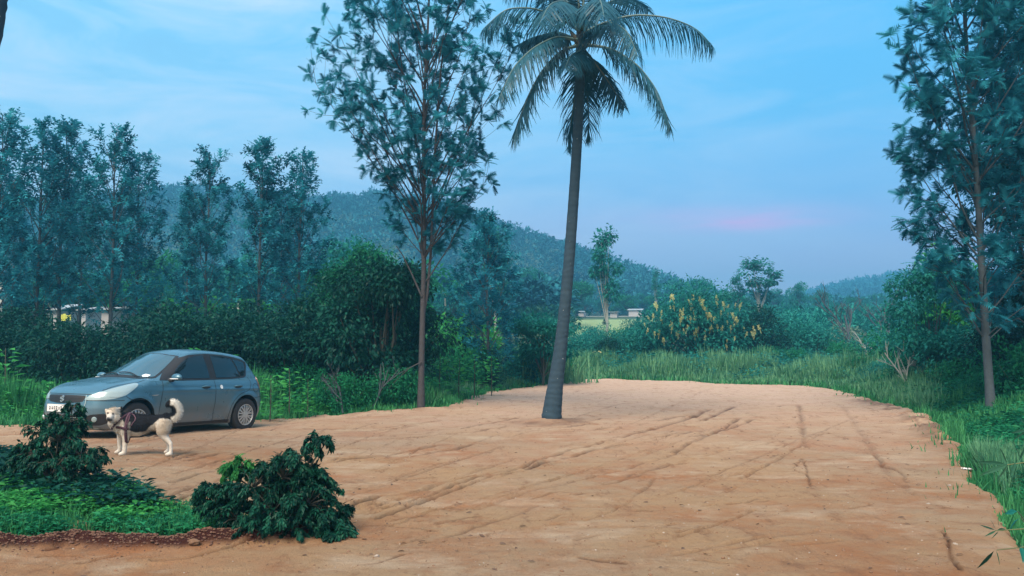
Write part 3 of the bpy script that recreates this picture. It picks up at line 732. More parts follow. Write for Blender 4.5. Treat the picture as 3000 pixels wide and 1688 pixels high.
# ------------------------------------------------------------------ hills
def hill(name, ridge, y0, y1, y2, label, us, seed, n=(200, 90)):
    u = np.linspace(us[0], us[1], n[0]); q = np.linspace(0, 1, n[1]); Q, U = np.meshgrid(q, u)
    Y = y0 + (y2 - y0) * Q; X = (U - 1500) / F * Y
    zr = 1.6 + (HOR - np.interp(U, [a for a, b in ridge], [b for a, b in ridge])) * y1 / F
    S = sstep(0, 1, np.clip((Y - y0) / (y1 - y0), 0, 1)); S = S * (1 - .35 * sstep(y1, y2, Y))
    g = G(X, Y); Z = g + np.maximum(zr - g, 0) * S + 5 * fbm(X / 60, Y / 60, seed, 4) * S * np.clip((zr - g) / 20, 0, 1) - .6
    a = Acc(); a.add(*_grid(X, Y, Z))
    o = tag(a.build(name, M['hillsoil'], smooth=True), label, 'hill', kind='structure')
    def H(x, y):
        uu = 1500 + x / y * F; zr_ = 1.6 + (HOR - np.interp(uu, [a for a, b in ridge], [b for a, b in ridge])) * y1 / F
        S_ = sstep(0, 1, np.clip((y - y0) / (y1 - y0), 0, 1)) * (1 - .35 * sstep(y1, y2, y)); g_ = G(x, y)
        return g_ + np.maximum(zr_ - g_, 0) * S_ + 5 * fbm(x / 60, y / 60, seed, 4) * S_ * np.clip((zr_ - g_) / 20, 0, 1) - .6
    return H
def _grid(X, Y, Z):
    n, m = X.shape; i = (np.arange(n - 1)[:, None] * m + np.arange(m - 1)[None])
    return np.stack([X, Y, Z], -1).reshape(-1, 3), np.stack([i, i + m, i + m + 1, i + 1], -1).reshape(-1, 4)
M['hillsoil'] = simple('hill_scrub', (.035, .085, .06), .95, var=.5, vscale=.05)
RL = [(-3200, 860), (-2200, 780), (-900, 680), (-300, 650), (0, 625), (250, 605), (430, 600), (550, 590), (700, 598), (800, 600), (1000, 592), (1100, 590), (1200, 606), (1350, 645), (1500, 698), (1620, 735), (1750, 785), (1830, 815), (1960, 850), (2150, 900), (2400, 940)]
RR = [(1900, 960), (2300, 905), (2400, 876), (2500, 850), (2600, 832), (2750, 824), (3000, 820), (3400, 835), (3900, 860)]
HL = hill('hill', RL, 160, 340, 520, 'long wooded hill rising on the left behind the trees', (-3200, 2400), 81, (260, 90))
HR = hill('hill', RR, 300, 640, 900, 'low far wooded hill at the right end of the valley', (1900, 3900), 83)

def forest(name, H, n, us, ys, size, seed, label, dens=None, cards=26, leafm='forest', leafsc=1.0):
    r = np.random.default_rng(seed); a = Acc()
    u = r.uniform(us[0], us[1], n); y = ys[0] + (ys[1] - ys[0]) * r.random(n)**.75; x = (u - 1500) / F * y
    z = H(x, y); sz = size * r.uniform(.55, 1.4, n) * (1 + .4 * fbm(x / 40, y / 40, seed, 2))
    # each crown: leafy faces spread over the upper part of a rounded crown
    d = r.normal(size=(n, cards, 3)); d /= np.linalg.norm(d, axis=2, keepdims=True); d[..., 2] = np.abs(d[..., 2]) * 1.1 - .15
    q = d * (sz[:, None, None] * r.uniform(.55, 1.05, (n, cards, 1))) * np.array([1, 1, .85])
    p = np.stack([x, y, z + sz * .45], -1)[:, None] + q
    dirs = d + r.normal(0, .6, d.shape); Mx = frames(dirs.reshape(-1, 3), r) * (np.repeat(sz, cards) * r.uniform(.35, .75, n * cards) * leafsc)[:, None, None]
    t = np.clip(np.repeat(.30 + .28 * r.normal(size=n) + .55 * fbm(x / 45, y / 45, seed + 5, 2), cards) + r.uniform(-.1, .35, n * cards), 0, 1)
    a.scatter(*LEAF2, Mx, p.reshape(-1, 3), t)
    return tag(a.build(name, M[leafm]), label, 'forest', kind='stuff')
forest('hillside_forest', HL, 7500, (-2600, 2100), (165, 350), 2.7, 91, 'dense scrub forest covering the left hill', cards=40, leafsc=.7)
forest('hillside_forest', HR, 3000, (2150, 3400), (320, 650), 4.0, 93, 'scrub forest covering the far right hill', cards=26, leafsc=.8)
forest('valley_forest', lambda x, y: G(x, y), 2600, (-2400, 1600), (85, 170), 3.4, 94, 'mass of trees filling the valley floor at the foot of the hill', cards=110, leafsc=.42)
forest('valley_forest', lambda x, y: G(x, y), 900, (1800, 3200), (165, 300), 3.0, 96, 'belt of far trees across the valley on the right', cards=70, leafsc=.5)
forest('valley_scrub', lambda x, y: G(x, y), 700, (1930, 3200), (60, 150), 1.5, 95, 'low scrub between the clearing and the far trees on the right', cards=120, leafm='tealleaf', leafsc=.36)
forest('valley_scrub', lambda x, y: G(x, y), 600, (-2400, 1650), (66, 95), 1.6, 97, 'low scrub under the trees on the left', cards=130, leafm='darkleaf', leafsc=.36)

# pale field and track in the valley
def patch(name, us, ys, label, mat, dz, cat):
    u = np.linspace(us[0], us[1], 40); y = np.linspace(ys[0], ys[1], 14); Yg, U = np.meshgrid(y, u); X = (U - 1500) / F * Yg
    a = Acc(); a.add(*_grid(X, Yg, G(X, Yg) + dz)); return tag(a.build(name, mat, smooth=True), label, cat, kind='structure')
M['field'] = simple('young_crop', (.20, .30, .13), .9, var=.35, vscale=.8)
M['track'] = simple('pale_track', (.34, .36, .33), .9, var=.2, vscale=1)
patch('field', (1640, 1925), (72, 118), 'pale green crop field beyond the palm trunk', M['field'], .06, 'field')
patch('field', (1300, 1420), (90, 125), 'strip of pale green field between the oaks', M['field'], .06, 'field')
patch('track', (1230, 2150), (134, 142), 'pale dirt track running across the valley', M['track'], .10, 'track')

# ------------------------------------------------------------------ background trees, each one its own
def proto(*a, **k): return make_broad(*a, **k)
T1 = proto(201, 5.2, 6.5, 1.6, 16, 2600, .34, 'round_tree', 'midleaf', 'bark', 'x', trunk_r=.14)
T2 = proto(203, 6.4, 7.5, 2.2, 20, 2800, .38, 'spreading_tree', 'tealleaf', 'bark', 'x', trunk_r=.17, flat=.6)
T3 = proto(205, 3.0, 9.0, 3.2, 13, 1500, .30, 'eucalyptus_tree', 'tealleaf', 'palebark', 'x', trunk_r=.10, lobe=.42, shell=.3, flat=1.1)
G1 = 'separate trees standing in the valley'
for o in (T1, T2, T3): o['group'] = G1
first = {1: T1, 2: T2, 3: T3}; FH = {1: 6.5, 2: 7.5, 3: 9.0}; usedt = set()
def tree(kind, u, tv, Y, rot, lab, group=G1, wide=1.0):
    x = P(u, 1000, Y)[0]; g0 = float(G(x, Y)); ht = 1.6 + (HOR - tv) * Y / F - g0; sc = ht / FH[kind]; sc = (sc * wide, sc * wide, sc)
    if kind not in usedt:
        usedt.add(kind); o = first[kind]; o.location = Vector([float(c) for c in onG(x, Y)]); o.rotation_euler[2] = rot; o.scale = sc; o['label'] = lab
    else:
        o = copy_tree(first[kind], onG(x, Y), rot, sc, lab); o['group'] = group
    return o
BG = [
 (3, 1778, 655, 62, .4, 'slender pale-trunked eucalyptus right of the palm trunk, alone against the sky', .95),
 (3, 2225, 748, 88, 2.0, 'airy twin-topped tree above the yellow-flowering shrub', 1.9),
 (3, 2165, 800, 90, 1.1, 'lower airy tree leaning out left of the twin-topped one', 1.1),
 (3, 1925, 783, 120, .3, 'small airy tree poking above the far tree line left of the flowers', .7),
 (3, 1450, 655, 70, .9, 'thin tree top against the hill right of the tall oak', .9),
 (2, 2340, 826, 130, .9, 'round-topped far tree right of the twin-topped one', .8),
 (2, 2412, 848, 140, 2.9, 'rounded far tree left of the bare trees', .9),
 (2, 2050, 812, 140, 1.9, 'broad far tree behind the yellow flowers', 1.1),
 (2, 1985, 820, 145, 4.9, 'broad far tree just left of the yellow flowers', 1.0),
 (1, 2140, 835, 110, 2.0, 'pale rounded tree in front of the far belt', 1.2),
 (1, 1840, 850, 150, 1.0, 'far tree at the foot of the hill right of the eucalyptus', 1.2),
 (1, 1690, 800, 130, 5.0, 'tree at the hill foot directly right of the palm trunk', 1.1),
 (2, 1560, 780, 110, 3.0, 'broad tree left of the palm at the hill foot', 1.0),
 (1, 480, 690, 70, 3.0, 'pale crowned tree seen in the gap above the car roof', 1.0),
 (1, 445, 760, 62, 1.0, 'grey green tree below the pale crowned one', 1.0),
 (3, 520, 760, 62, 1.4, 'pale stemmed tree in the gap over the windscreen', .8),
 (3, 470, 800, 58, 2.4, 'short pale stemmed tree in the gap over the bonnet', .8),
 (2, 100, 780, 58, 0.0, 'dark spreading tree above the white hut', 1.0),
 (1, 250, 740, 62, 2.2, 'dark rounded tree right of the white hut', 1.0),
 (3, 140, 760, 56, 3.2, 'pale stemmed tree beside the white hut', .8),
 (2, 700, 740, 60, 1.2, 'spreading tree in the gap between the oaks above the car boot', .9),
 (1, 920, 720, 55, 2.2, 'rounded tree right of the last oak of the row', 1.0),
 (2, 1330, 820, 75, 0.5, 'spreading tree behind the young dark oak', .9),
 (1, 1180, 720, 60, 4.0, 'rounded tree behind the tall oak trunk', 1.1),
 (2, 1020, 690, 52, 2.7, 'pale green spreading tree left of the tall oak', 1.0),
 (1, 1100, 705, 48, 1.7, 'pale green rounded tree touching the tall oak on its left', .9),
 (2, 2560, 895, 120, .3, 'dark far tree at the foot of the right hill', 1.0),
 (1, 2690, 870, 95, 1.3, 'green tree at the foot of the right hill, nearer the oak', 1.0),
 (2, 2760, 800, 60, 3.3, 'broad tree behind the low branch of the right oak', .9),
]
for kd, u, tv, Y, rt, lab, wd_ in BG: tree(kd, u, tv, Y, rt, lab, wide=wd_)
_q = np.random.default_rng(44)
for i in range(46):     # tree line across the valley
    u = 1600 + i * 31 + _q.uniform(-12, 12); 
    if u > 3050: break
    o = tree(int(_q.integers(1, 3)), u, _q.uniform(842, 880), 165 + _q.uniform(-12, 25), _q.uniform(0, 6), 'small tree in the far line across the valley, right of the palm', 'trees of the far line across the valley', _q.uniform(.8, 1.2))

# ------------------------------------------------------------------ nearer bushes and dark trees
B1 = make_broad(301, 3.2, 2.6, .15, 16, 6500, .125, 'dark_bush', 'darkleaf', 'twig', 'x', 'bush', trunk_r=.05, lobe=.45)
B2 = make_broad(303, 2.6, 1.7, .08, 13, 5000, .11, 'green_bush', 'midleaf', 'twig', 'x', 'bush', trunk_r=.04, lobe=.48)
B3 = make_broad(305, 3.4, 2.0, .1, 15, 5000, .14, 'teal_bush', 'tealleaf', 'twig', 'x', 'bush', trunk_r=.05, lobe=.45)
B4 = make_broad(307, 2.0, 1.5, .1, 10, 2600, .12, 'bright_bush', 'brightleaf', 'twig', 'x', 'bush', trunk_r=.04, lobe=.5)
BH = {1: (B1, 2.6), 2: (B2, 1.7), 3: (B3, 2.0), 4: (B4, 1.5)}; ub = set()
def bush(kind, u, tv, Y, rot, lab, group, wide=1.0):
    p, h0 = BH[kind]; x = P(u, 1000, Y)[0]; g0 = float(G(x, Y)); ht = max(.6, 1.6 + (HOR - tv) * Y / F - g0); sc = ht / h0; s3 = (sc * wide, sc * wide, sc)
    if kind not in ub: ub.add(kind); o = p; o.location = Vector([float(c) for c in onG(x, Y)]); o.rotation_euler[2] = rot; o.scale = s3; o['label'] = lab
    else: o = copy_tree(p, onG(x, Y), rot, s3, lab)
    o['group'] = group; return o
GH = 'bushes of the dark hedge behind the car'
words = ['cut by the left edge', 'below the white hut', 'under the wide silver oak', 'above the bonnet', 'above the windscreen', 'above the front seats', 'above the car roof', 'above the rear door', 'behind the car boot', 'right of the car boot', 'left of the dark leafy tree', 'at the foot of the dark leafy tree']
for i, wd_ in enumerate(words):
    bush(1, -40 + i * 88, 930 + 14 * math.sin(i * 2.1) + (26 if i < 6 else 0), 23.5 + 1.2 * math.sin(i * 1.7), i * 1.1, 'dark dense bush of the hedge, ' + wd_, GH, 1.05)
for i, wd_ in enumerate(['at the left edge', 'left of the white hut', 'over the front seats', 'over the rear door', 'between boot and dark tree']):
    bush(1, (-20, 60, 520, 700, 850)[i], 905 + 10 * math.cos(i), 29 + i % 2, i * 1.9 + 1, 'taller dark bush of the second row, ' + wd_, GH, 1.1)
# the dark leafy tree left of the tall oak and its neighbours
dt = make_broad(311, 4.2, 4.0, .5, 34, 14000, .135, 'leafy_tree', 'darkleaf', 'twig', 'dark leafy tree with drooping leaves just left of the tall oak trunk', tpl=LEAF2, trunk_r=.09, droop=.5, lobe=.30)
place(dt, 1120, 22.5)
dt2 = make_broad(313, 3.6, 3.4, .3, 26, 9000, .135, 'leafy_tree', 'darkleaf', 'twig', 'dark leafy tree between the car and the tall oak', tpl=LEAF2, trunk_r=.08, droop=.5, lobe=.30)
place(dt2, 985, 23.5)
dt3 = make_broad(315, 3.6, 6.4, 1.0, 22, 9000, .15, 'feathery_tree', 'midleaf', 'bark', 'lighter green tree rising behind the dark leafy ones', trunk_r=.10, droop=.9, lobe=.30, shell=.15, flat=1.25)
place(dt3, 1085, 33, scale=.9)
_d4 = copy_tree(dt3, onG(P(985, 1000, 35)[0], 35), 2.1, (.95, .95, .80), 'lower light green tree left of the other light green one'); _d5 = copy_tree(dt3, onG(P(1175, 1000, 31)[0], 31), 4.0, (.8, .8, .72), 'light green tree just behind the tall oak trunk')
for _q in (dt3, _d4, _d5): _q['group'] = 'light green trees behind the dark leafy ones'
dt4 = make_broad(317, 3.0, 3.6, .6, 12, 5200, .16, 'feathery_tree', 'tealleaf', 'twig', 'feathery small tree with level branches just left of the palm trunk', trunk_r=.06, droop=.2, flat=.35, lobe=.55)
place(dt4, 1590, 33)
bright = [(650, 872, 44, 'bright green bush in the gap over the rear window'), (1350, 925, 40, 'bright bush in the field gap between oak and young oak'), (1290, 960, 36, 'bright bush right of the tall oak trunk')]
for u, tv, Y, lab in bright: bush(4, u, tv, Y, u, lab, 'bright bushes', 1.2)
mid = [(1210, 985, 27, 1, 'dark bush touching the tall oak trunk on the right'), (1330, 1010, 29, 2, 'green bush right of the tall oak'), (1420, 1025, 30, 1, 'dark low bush under the young oak'),
       (1510, 1010, 34, 3, 'bluish bush left of the palm'), (1600, 1015, 36, 2, 'green bush behind the palm trunk'), (1700, 975, 46, 3, 'bluish bush just right of the palm'),
       (1780, 990, 45, 1, 'dark bush under the eucalyptus'), (1860, 960, 47, 3, 'bluish bush left of the flowering shrub'), (1930, 950, 50, 1, 'dark bush against the flowering shrub'),
       (1745, 955, 62, 3, 'bluish bush in front of the pale field, by the palm trunk'), (1815, 962, 58, 2, 'green bush in front of the pale field, middle one'), (1880, 935, 64, 3, 'bluish bush hiding the right end of the pale field'), (1775, 935, 100, 1, 'dark far bush at the back of the pale field'), (2210, 900, 47, 1, 'tall dark bush right of the flowering shrub'), (2290, 920, 50, 3, 'bluish bush behind the far grass'), (2380, 950, 48, 3, 'bluish round bush right of the dark ones'),
       (2460, 1000, 44, 2, 'green bush below the pale cream bush'), (2540, 985, 46, 3, 'bluish bush at the foot of the bare trees'), (2620, 975, 42, 3, 'bluish bush right of the bare trees'),
       (2330, 1020, 42, 2, 'low green bush at the far right corner of the clearing'), (2250, 1015, 43, 2, 'low green bush left of the corner of the clearing'), (2700, 940, 34, 2, 'green bush with yellow tips left of the right oak'), (2760, 985, 30, 1, 'dark bush left of the right oak trunk'),
       (2690, 1040, 28, 2, 'green leafy bush at the right side of the clearing'), (2800, 1050, 25, 2, 'green leafy bush left of the right oak foot'), (2860, 960, 26, 3, 'bluish bush close behind the right oak'),
       (2950, 930, 24, 1, 'dark bush right of the right oak'), (3010, 1000, 20, 2, 'green bush cut by the right edge'), (2960, 1080, 21, 2, 'green bush at the right oak foot'), (2880, 1090, 22, 2, 'low green bush hiding the right oak foot'),
       (3040, 900, 27, 1, 'tall dark bush cut by the right edge'), (2590, 1060, 31, 3, 'low bluish bush right of the clearing corner'), (2500, 1045, 35, 2, 'low green bush beyond the clearing corner'),
       (2080, 1045, 43, 3, 'low bluish bush under the flowering shrub'), (1150, 1070, 21.5, 2, 'low green bush left of the tall oak foot'), (1000, 1090, 20.5, 2, 'low green bush at the clearing edge left of the oak'), (880, 1060, 22, 2, 'green bush beside the car boot')]
for u, tv, Y, kd, lab in mid: bush(kd, u, tv, Y, u * .7, lab, 'bushes round the clearing')
# dense tree at the right edge
rt = make_broad(321, 4.6, 9.8, 1.6, 38, 15000, .16, 'leafy_tree', 'darkleaf', 'bark', 'dense dark tree at the right edge behind the silver oak', trunk_r=.16, droop=.5, lobe=.36)
place(rt, 3080, 21.5)
rt2 = make_oak(77, 11.5, prof([(2, .8), (5, 1.7), (9, 1.6), (11, .8), (11.5, .2)]), 2.2, 55, .26, .10, 'silver_oak_tree', 'oak', 'bark', 'second silver oak cut by the right edge of the picture', density=1.0, tufts=6, fern=FERNF)
place(rt2, 3035, 19.5)
# low feathery branchy tree left of the right oak
lt = make_broad(323, 3.4, 4.4, .9, 14, 7000, .14, 'feathery_tree', 'tealleaf', 'bark', 'small bluish tree left of the right silver oak', trunk_r=.06, droop=.4, flat=.5, lobe=.5)
place(lt, 2730, 27)
lt2 = make_broad(325, 2.6, 5.2, 1.8, 10, 1800, .22, 'feathery_tree', 'brightleaf', 'palebark', 'light green wispy tree behind the low branch of the right oak', trunk_r=.05, droop=.9, flat=1.0, lobe=.4)
place(lt2, 2800, 30)

# bare and half dead trees
def bare(seed, H, tr, name, label, barkm, spread=.5, depth=4, dens=3, lean=0):
    r = np.random.default_rng(seed); root = empty(name, label=label, cat='tree'); a = Acc(); b_ = Acc()
    def grow(p, d, L, rad, k):
        n = 5; pts = [p]; dd = d.copy()
        for i in range(n): dd = dd + r.normal(0, .09, 3) + np.array([0, 0, .05]); dd /= np.linalg.norm(dd); pts.append(pts[-1] + dd * L / n)
        (a if k == 0 else b_).tube(pts, np.linspace(rad, rad * .55, n + 1), 5 if k < 2 else 3)
        if k < depth:
            for i in range(dens):
                q = r.uniform(.35, 1.0); s = pts[int(q * n)]
                grow(s, rot_about(dd, perp(dd, r), r.uniform(.3, .3 + spread)), L * r.uniform(.5, .75), rad * .62, k + 1)
    grow(np.array([0, 0, -.1]), np.array([lean, 0, 1.]), H * .45, tr, 0)
    a.build('trunk', M[barkm], root, smooth=True); b_.build('branch', M[barkm], root)
    return root
place(bare(401, 6.2, .10, 'bare_tree', 'bare leafless tree with fanned twigs at the foot of the right hill', 'bark'), 2495, 52)
place(bare(403, 7.2, .10, 'bare_tree', 'taller bare tree with one bent top right of the fanned one', 'bark', spread=.35), 2600, 52)
place(bare(405, 3.2, .07, 'bare_tree', 'pale forked dead tree below the bare ones', 'palebark', depth=3), 2540, 44)
place(bare(407, 3.0, .045, 'bare_tree', 'thin pale leaning stem at the right side of the clearing', 'palebark', depth=3, lean=-.45), 2670, 26)
place(bare(409, 2.6, .04, 'bare_tree', 'thin pale upright stem right of the leaning one', 'palebark', depth=3), 2712, 27)
place(bare(411, 2.2, .03, 'bare_sapling', 'leafless grey sapling leaning right at the clearing edge left of the oak', 'bark', depth=2, lean=.9), 1075, 20.6)
place(bare(413, 1.8, .03, 'bare_sapling', 'tangle of dry grey branches at the clearing edge left of the oak', 'bark', depth=4, lean=-.2), 1010, 20)
# branches broken from the right oak: dead side twigs
# yellow flowering shrub
fy = 46.0
fs = make_broad(331, 7.2, 4.0, .3, 26, 12000, .20, 'flowering_shrub', 'tealleaf', 'twig', 'large dark shrub full of upright yellow flower spikes beyond the clearing', 'shrub', trunk_r=.09, lobe=.36, D=4.5)
place(fs, 2050, fy); fpos = np.array(fs.location)
r = np.random.default_rng(7); spk = None
FL = [(1925, 900), (1940, 925), (1975, 880), (1990, 915), (2000, 940), (2020, 890), (2025, 915), (2035, 930), (2060, 885), (2070, 905), (2085, 930), (2110, 890), (2122, 905), (2130, 925), (2150, 930), (2165, 900), (2160, 945), (1960, 960), (2010, 970), (2045, 975), (2080, 965), (2110, 960), (2140, 970), (2180, 980), (2215, 960), (2220, 975), (1930, 975), (1990, 975), (2065, 990), (2120, 1005), (2150, 1000), (1945, 1010), (1905, 935), (1890, 960), (2100, 945), (2052, 905), (1968, 905), (2005, 925), (1870, 1010), (1730, 990)]
for i, (u, v) in enumerate(([(a_ + r.normal(0, 7), b_ + r.normal(0, 9)) for q_ in (0, 1, 2) for a_, b_ in FL[:38]])[:98]):
    p = P(u, v, fy - 1.2 - r.uniform(0, .8)) - fpos
    if spk is None:
        a = Acc(); n = 60; h = r.random(n) ; th = r.uniform(0, 2 * PI, n); rad = .095 * (1 - h * .75)
        pp = np.stack([np.cos(th) * rad, np.sin(th) * rad, h * .52 - .1], 1); dirs = np.stack([np.cos(th), np.sin(th), np.full(n, .8)], 1)
        a.scatter(*LEAF2, frames(dirs, r) * .11, pp, r.random(n)); a.tube([(0, 0, -.45), (0, 0, .35)], .015, 4, .2)
        spk = a.build('flower_spike', M['flower'], fs)
        o = spk
    else: o = spk.copy(); COL.objects.link(o); KIDS[fs.name].append(o)
    o.location = Vector([float(c) for c in p]); o.rotation_euler = (r.normal(0, .2), r.normal(0, .2), r.uniform(0, 6)); s = r.uniform(.30, .58); o.scale = (s, s, s)
yw = make_broad(333, .9, .9, .1, 6, 180, .10, 'flowering_plant', 'flower', 'twig', 'small yellow flowering plant at the grass edge right of the palm', 'plant', trunk_r=.02)
place(yw, 1745, 44)
yw2 = copy_tree(yw, onG(P(1812, 1000, 44)[0], 44), 2.0, .8, 'small yellow flowering plant, further right under the eucalyptus'); yw['group'] = yw2['group'] = 'yellow plants behind the far grass'
pb_ = make_broad(335, 2.8, 1.9, .5, 10, 1500, .2, 'pale_bush', 'paleleaf', 'palebark', 'cream coloured flat-topped bush at the foot of the bare trees', 'bush', trunk_r=.05, flat=.5, lobe=.5)
place(pb_, 2475, 58)

# ------------------------------------------------------------------ huts and sheds in the valley
M['whitewall'] = simple('whitewashed_wall', (.33, .35, .38), .8, var=.12, vscale=2)
M['sheet'] = simple('roof_sheet', (.36, .42, .46), .5, metal=.2, var=.15, vscale=2)
M['darkopening'] = simple('dark_opening', (.02, .025, .03), .8)
M['yellow'] = simple('yellow_sheet', (.50, .56, .10), .7, var=.2, vscale=3)
def hut(u, vb, Y, wpx, hpx, dep, label, name='hut', cat='hut', roofm='sheet', win=True, lean=.25, sh=None):
    x, z = P(u, vb, Y)[0], P(u, vb, Y)[2]; k = Y / F; W_, H_ = wpx * k, hpx * k; gz = float(G(x, Y))
    o = empty(name, (x, Y, min(z, gz)), (0, 0, R(-12)), label, cat); ex = z - min(z, gz) + .1
    a = Acc(); a.box((0, 0, (H_ + ex) / 2 - .1), (W_, dep, H_ + ex)); a.build('wall', M['whitewall'], o)
    a = Acc(); t = ex + H_ - .05; ov = .25
    V = [(-W_ / 2 - ov, -dep / 2 - ov, t), (W_ / 2 + ov, -dep / 2 - ov, t), (W_ / 2 + ov, dep / 2 + ov, t + lean), (-W_ / 2 - ov, dep / 2 + ov, t + lean)]
    V = V + [(q[0], q[1], q[2] + .07) for q in V]
    a.add(V, [(3, 2, 1, 0), (4, 5, 6, 7), (0, 1, 5, 4), (1, 2, 6, 5), (2, 3, 7, 6), (3, 0, 4, 7)]); a.build('roof', M[roofm], o)
    if win:
        a = Acc(); a.box((W_ * .30, -dep / 2 - .01, ex + H_ * .55), (W_ * .18, .03, H_ * .35)); a.build('window', M['darkopening'], o)
    return o
hut(192, 940, 50, 24, 27, 1.4, 'small white hut with a sloping sheet roof seen through the trees above the car bonnet', lean=.35)
a = Acc(); hp = P(196, 946, 48.6)
for k in range(4): a.box((hp[0] - .3 + k * .15, 48.6, hp[2] + .30), (.16, .05, .34 + .1 * math.sin(k * 2)), tint=.5)
tag(a.build('yellow_panel', M['yellow']), 'bright yellow sheet standing in front of the small white hut', 'panel')
hut(268, 932, 56, 14, 18, 1.5, 'narrow white shed right of the small hut, half hidden by leaves', 'shed', 'shed', win=False)
hut(338, 922, 60, 32, 10, 2, 'long white shed with a flat bright roof, middle of the three above the bonnet', 'shed', 'shed')
hut(400, 922, 62, 22, 9, 2, 'low white shed right of the long one, mostly behind leaves', 'shed', 'shed', win=False)
hut(1800, 926, 130, 20, 9, 2.5, 'white box-like shed on the far track right of the palm', 'shed', 'shed', win=False, lean=.1)
hut(1862, 918, 140, 36, 7, 3, 'long low white building on the far track left of the yellow flowers', 'building', 'building', lean=.3)
hut(1706, 922, 138, 16, 6, 3, 'tiny pale hut beside the palm trunk in the distance', 'hut', 'hut', lean=.2, win=False)
hut(2612, 934, 105, 22, 15, 3, 'tiny white house below the right hill', 'house', 'house', lean=.5)
def pole(u, v0, v1, Y, label):
    p = P(u, v0, Y); g0 = float(G(p[0], Y)); o = empty('concrete_pole', (p[0], Y, g0), label=label, cat='pole'); h = p[2] - g0
    a = Acc(); a.tube([(0, 0, -.1), (0, 0, h)], [.11, .07], 8, cap=True); a.build('post', M['palepole'], o)
    a = Acc(); a.box((0, 0, h - .25), (.7, .06, .06)); a.build('crossarm', M['palepole'], o)
M['palepole'] = simple('pale_concrete', (.50, .52, .50), .8, var=.1)
pole(6, 822, 900, 45, 'pale concrete pole at the left edge behind the bushes'); pole(700, 890, 930, 48, 'short pale concrete pole in the bright bush gap')
pole(1305, 845, 900, 75, 'thin pale pole between the tall oak and the young oak')
# ------------------------------------------------------------------ the hatchback
M['paint'] = simple('blue_grey_metallic_paint', (.060, .175, .255), .34, metal=.35, coat=.4)
_m = M['paint']; _nt = _m.node_tree; _b = _nt.nodes['Principled BSDF']       # film of red dust, thickest low on the panels
_tc = node(_nt, 'ShaderNodeTexCoord'); _sp = node(_nt, 'ShaderNodeSeparateXYZ'); _nt.links.new(_tc.outputs['Object'], _sp.inputs[0])
_n = node(_nt, 'ShaderNodeTexNoise'); _n.inputs['Scale'].default_value = 5; _n.inputs['Detail'].default_value = 7; _nt.links.new(_tc.outputs['Object'], _n.inputs['Vector'])
_r1 = node(_nt, 'ShaderNodeMapRange'); _r1.inputs[1].default_value = .62; _r1.inputs[2].default_value = .18; _nt.links.new(_sp.outputs['Z'], _r1.inputs[0])
_mm = node(_nt, 'ShaderNodeMath', operation='MULTIPLY'); _nt.links.new(_r1.outputs[0], _mm.inputs[0]); _nt.links.new(_n.outputs['Fac'], _mm.inputs[1])
_mx = node(_nt, 'ShaderNodeMix', data_type='RGBA'); _mx.inputs[6].default_value = (.060, .165, .240, 1); _mx.inputs[7].default_value = (.26, .19, .14, 1); _nt.links.new(_mm.outputs[0], _mx.inputs[0]); _nt.links.new(_mx.outputs[2], _b.inputs['Base Color'])
_r2 = node(_nt, 'ShaderNodeMapRange'); _r2.inputs[1].default_value = .3; _r2.inputs[2].default_value = .75; _r2.inputs[3].default_value = .24; _r2.inputs[4].default_value = .46; _nt.links.new(_n.outputs['Fac'], _r2.inputs[0]); _nt.links.new(_r2.outputs[0], _b.inputs['Roughness'])
M['cardark'] = simple('black_trim', (.012, .014, .018), .55)
M['carglass'] = simple('tinted_glass', (.006, .014, .020), .05, spec=.6)
M['screen'] = simple('windscreen_glass', (.03, .085, .12), .05, spec=.9, coat=.6)
M['lamp'] = simple('headlamp_lens', (.30, .42, .46), .25, metal=.2, spec=.5, coat=.3)
M['chrome'] = simple('bright_metal', (.65, .70, .74), .2, metal=.9)
M['rim'] = simple('silver_wheel_cover', (.42, .46, .48), .35, metal=.5)
M['tyre'] = simple('tyre_rubber', (.018, .020, .024), .8, bump=.3, bscale=60)
M['redlamp'] = simple('tail_lamp', (.30, .16, .17), .15, coat=1)
M['plate'] = simple('white_plate', (.70, .74, .76), .5)
M['ink'] = simple('dark_lettering', (.05, .06, .07), .6)
M['seam'] = simple('panel_gap', (.010, .018, .025), .7)
M['sticker'] = simple('pale_sticker', (.62, .72, .78), .5)

def smooth_table(pts, n=400, w=9, x0=None, x1=None):
    xs = np.array([p[0] for p in pts], float); zs = np.array([p[1] for p in pts], float)
    g = np.linspace(xs[0] - .3, xs[-1] + .3, n); v = np.interp(g, xs, zs)
    lo = (zs[1] - zs[0]) / (xs[1] - xs[0]); hi = (zs[-1] - zs[-2]) / (xs[-1] - xs[-2])
    v = np.where(g < xs[0], zs[0] + lo * (g - xs[0]), v); v = np.where(g > xs[-1], zs[-1] + hi * (g - xs[-1]), v)
    k = np.hanning(w + 2)[1:-1]; k /= k.sum(); vp = np.convolve(np.pad(v, w // 2, 'edge'), k, 'valid')
    return lambda q: np.interp(q, g, vp)
zc = smooth_table([(-.1, .62), (0, .70), (.10, .785), (.25, .855), (.5, .925), (.8, .975), (.98, 1.0), (1.2, 1.12), (1.5, 1.285), (1.75, 1.405), (1.92, 1.463), (2.15, 1.492), (2.45, 1.505), (2.8, 1.492), (3.1, 1.465), (3.4, 1.415), (3.6, 1.36), (3.8, 1.25)], w=17)
xf = smooth_table([(.15, .13), (.22, .07), (.30, .03), (.42, .0), (.52, .0), (.60, .018), (.70, .045), (.78, .10), (.86, .22), (1.0, .5)], w=11)
xr = smooth_table([(.15, 3.66), (.25, 3.76), (.35, 3.82), (.55, 3.85), (.70, 3.83), (.82, 3.79), (.95, 3.73), (1.1, 3.66), (1.25, 3.56), (1.38, 3.45), (1.5, 3.36)], w=11)
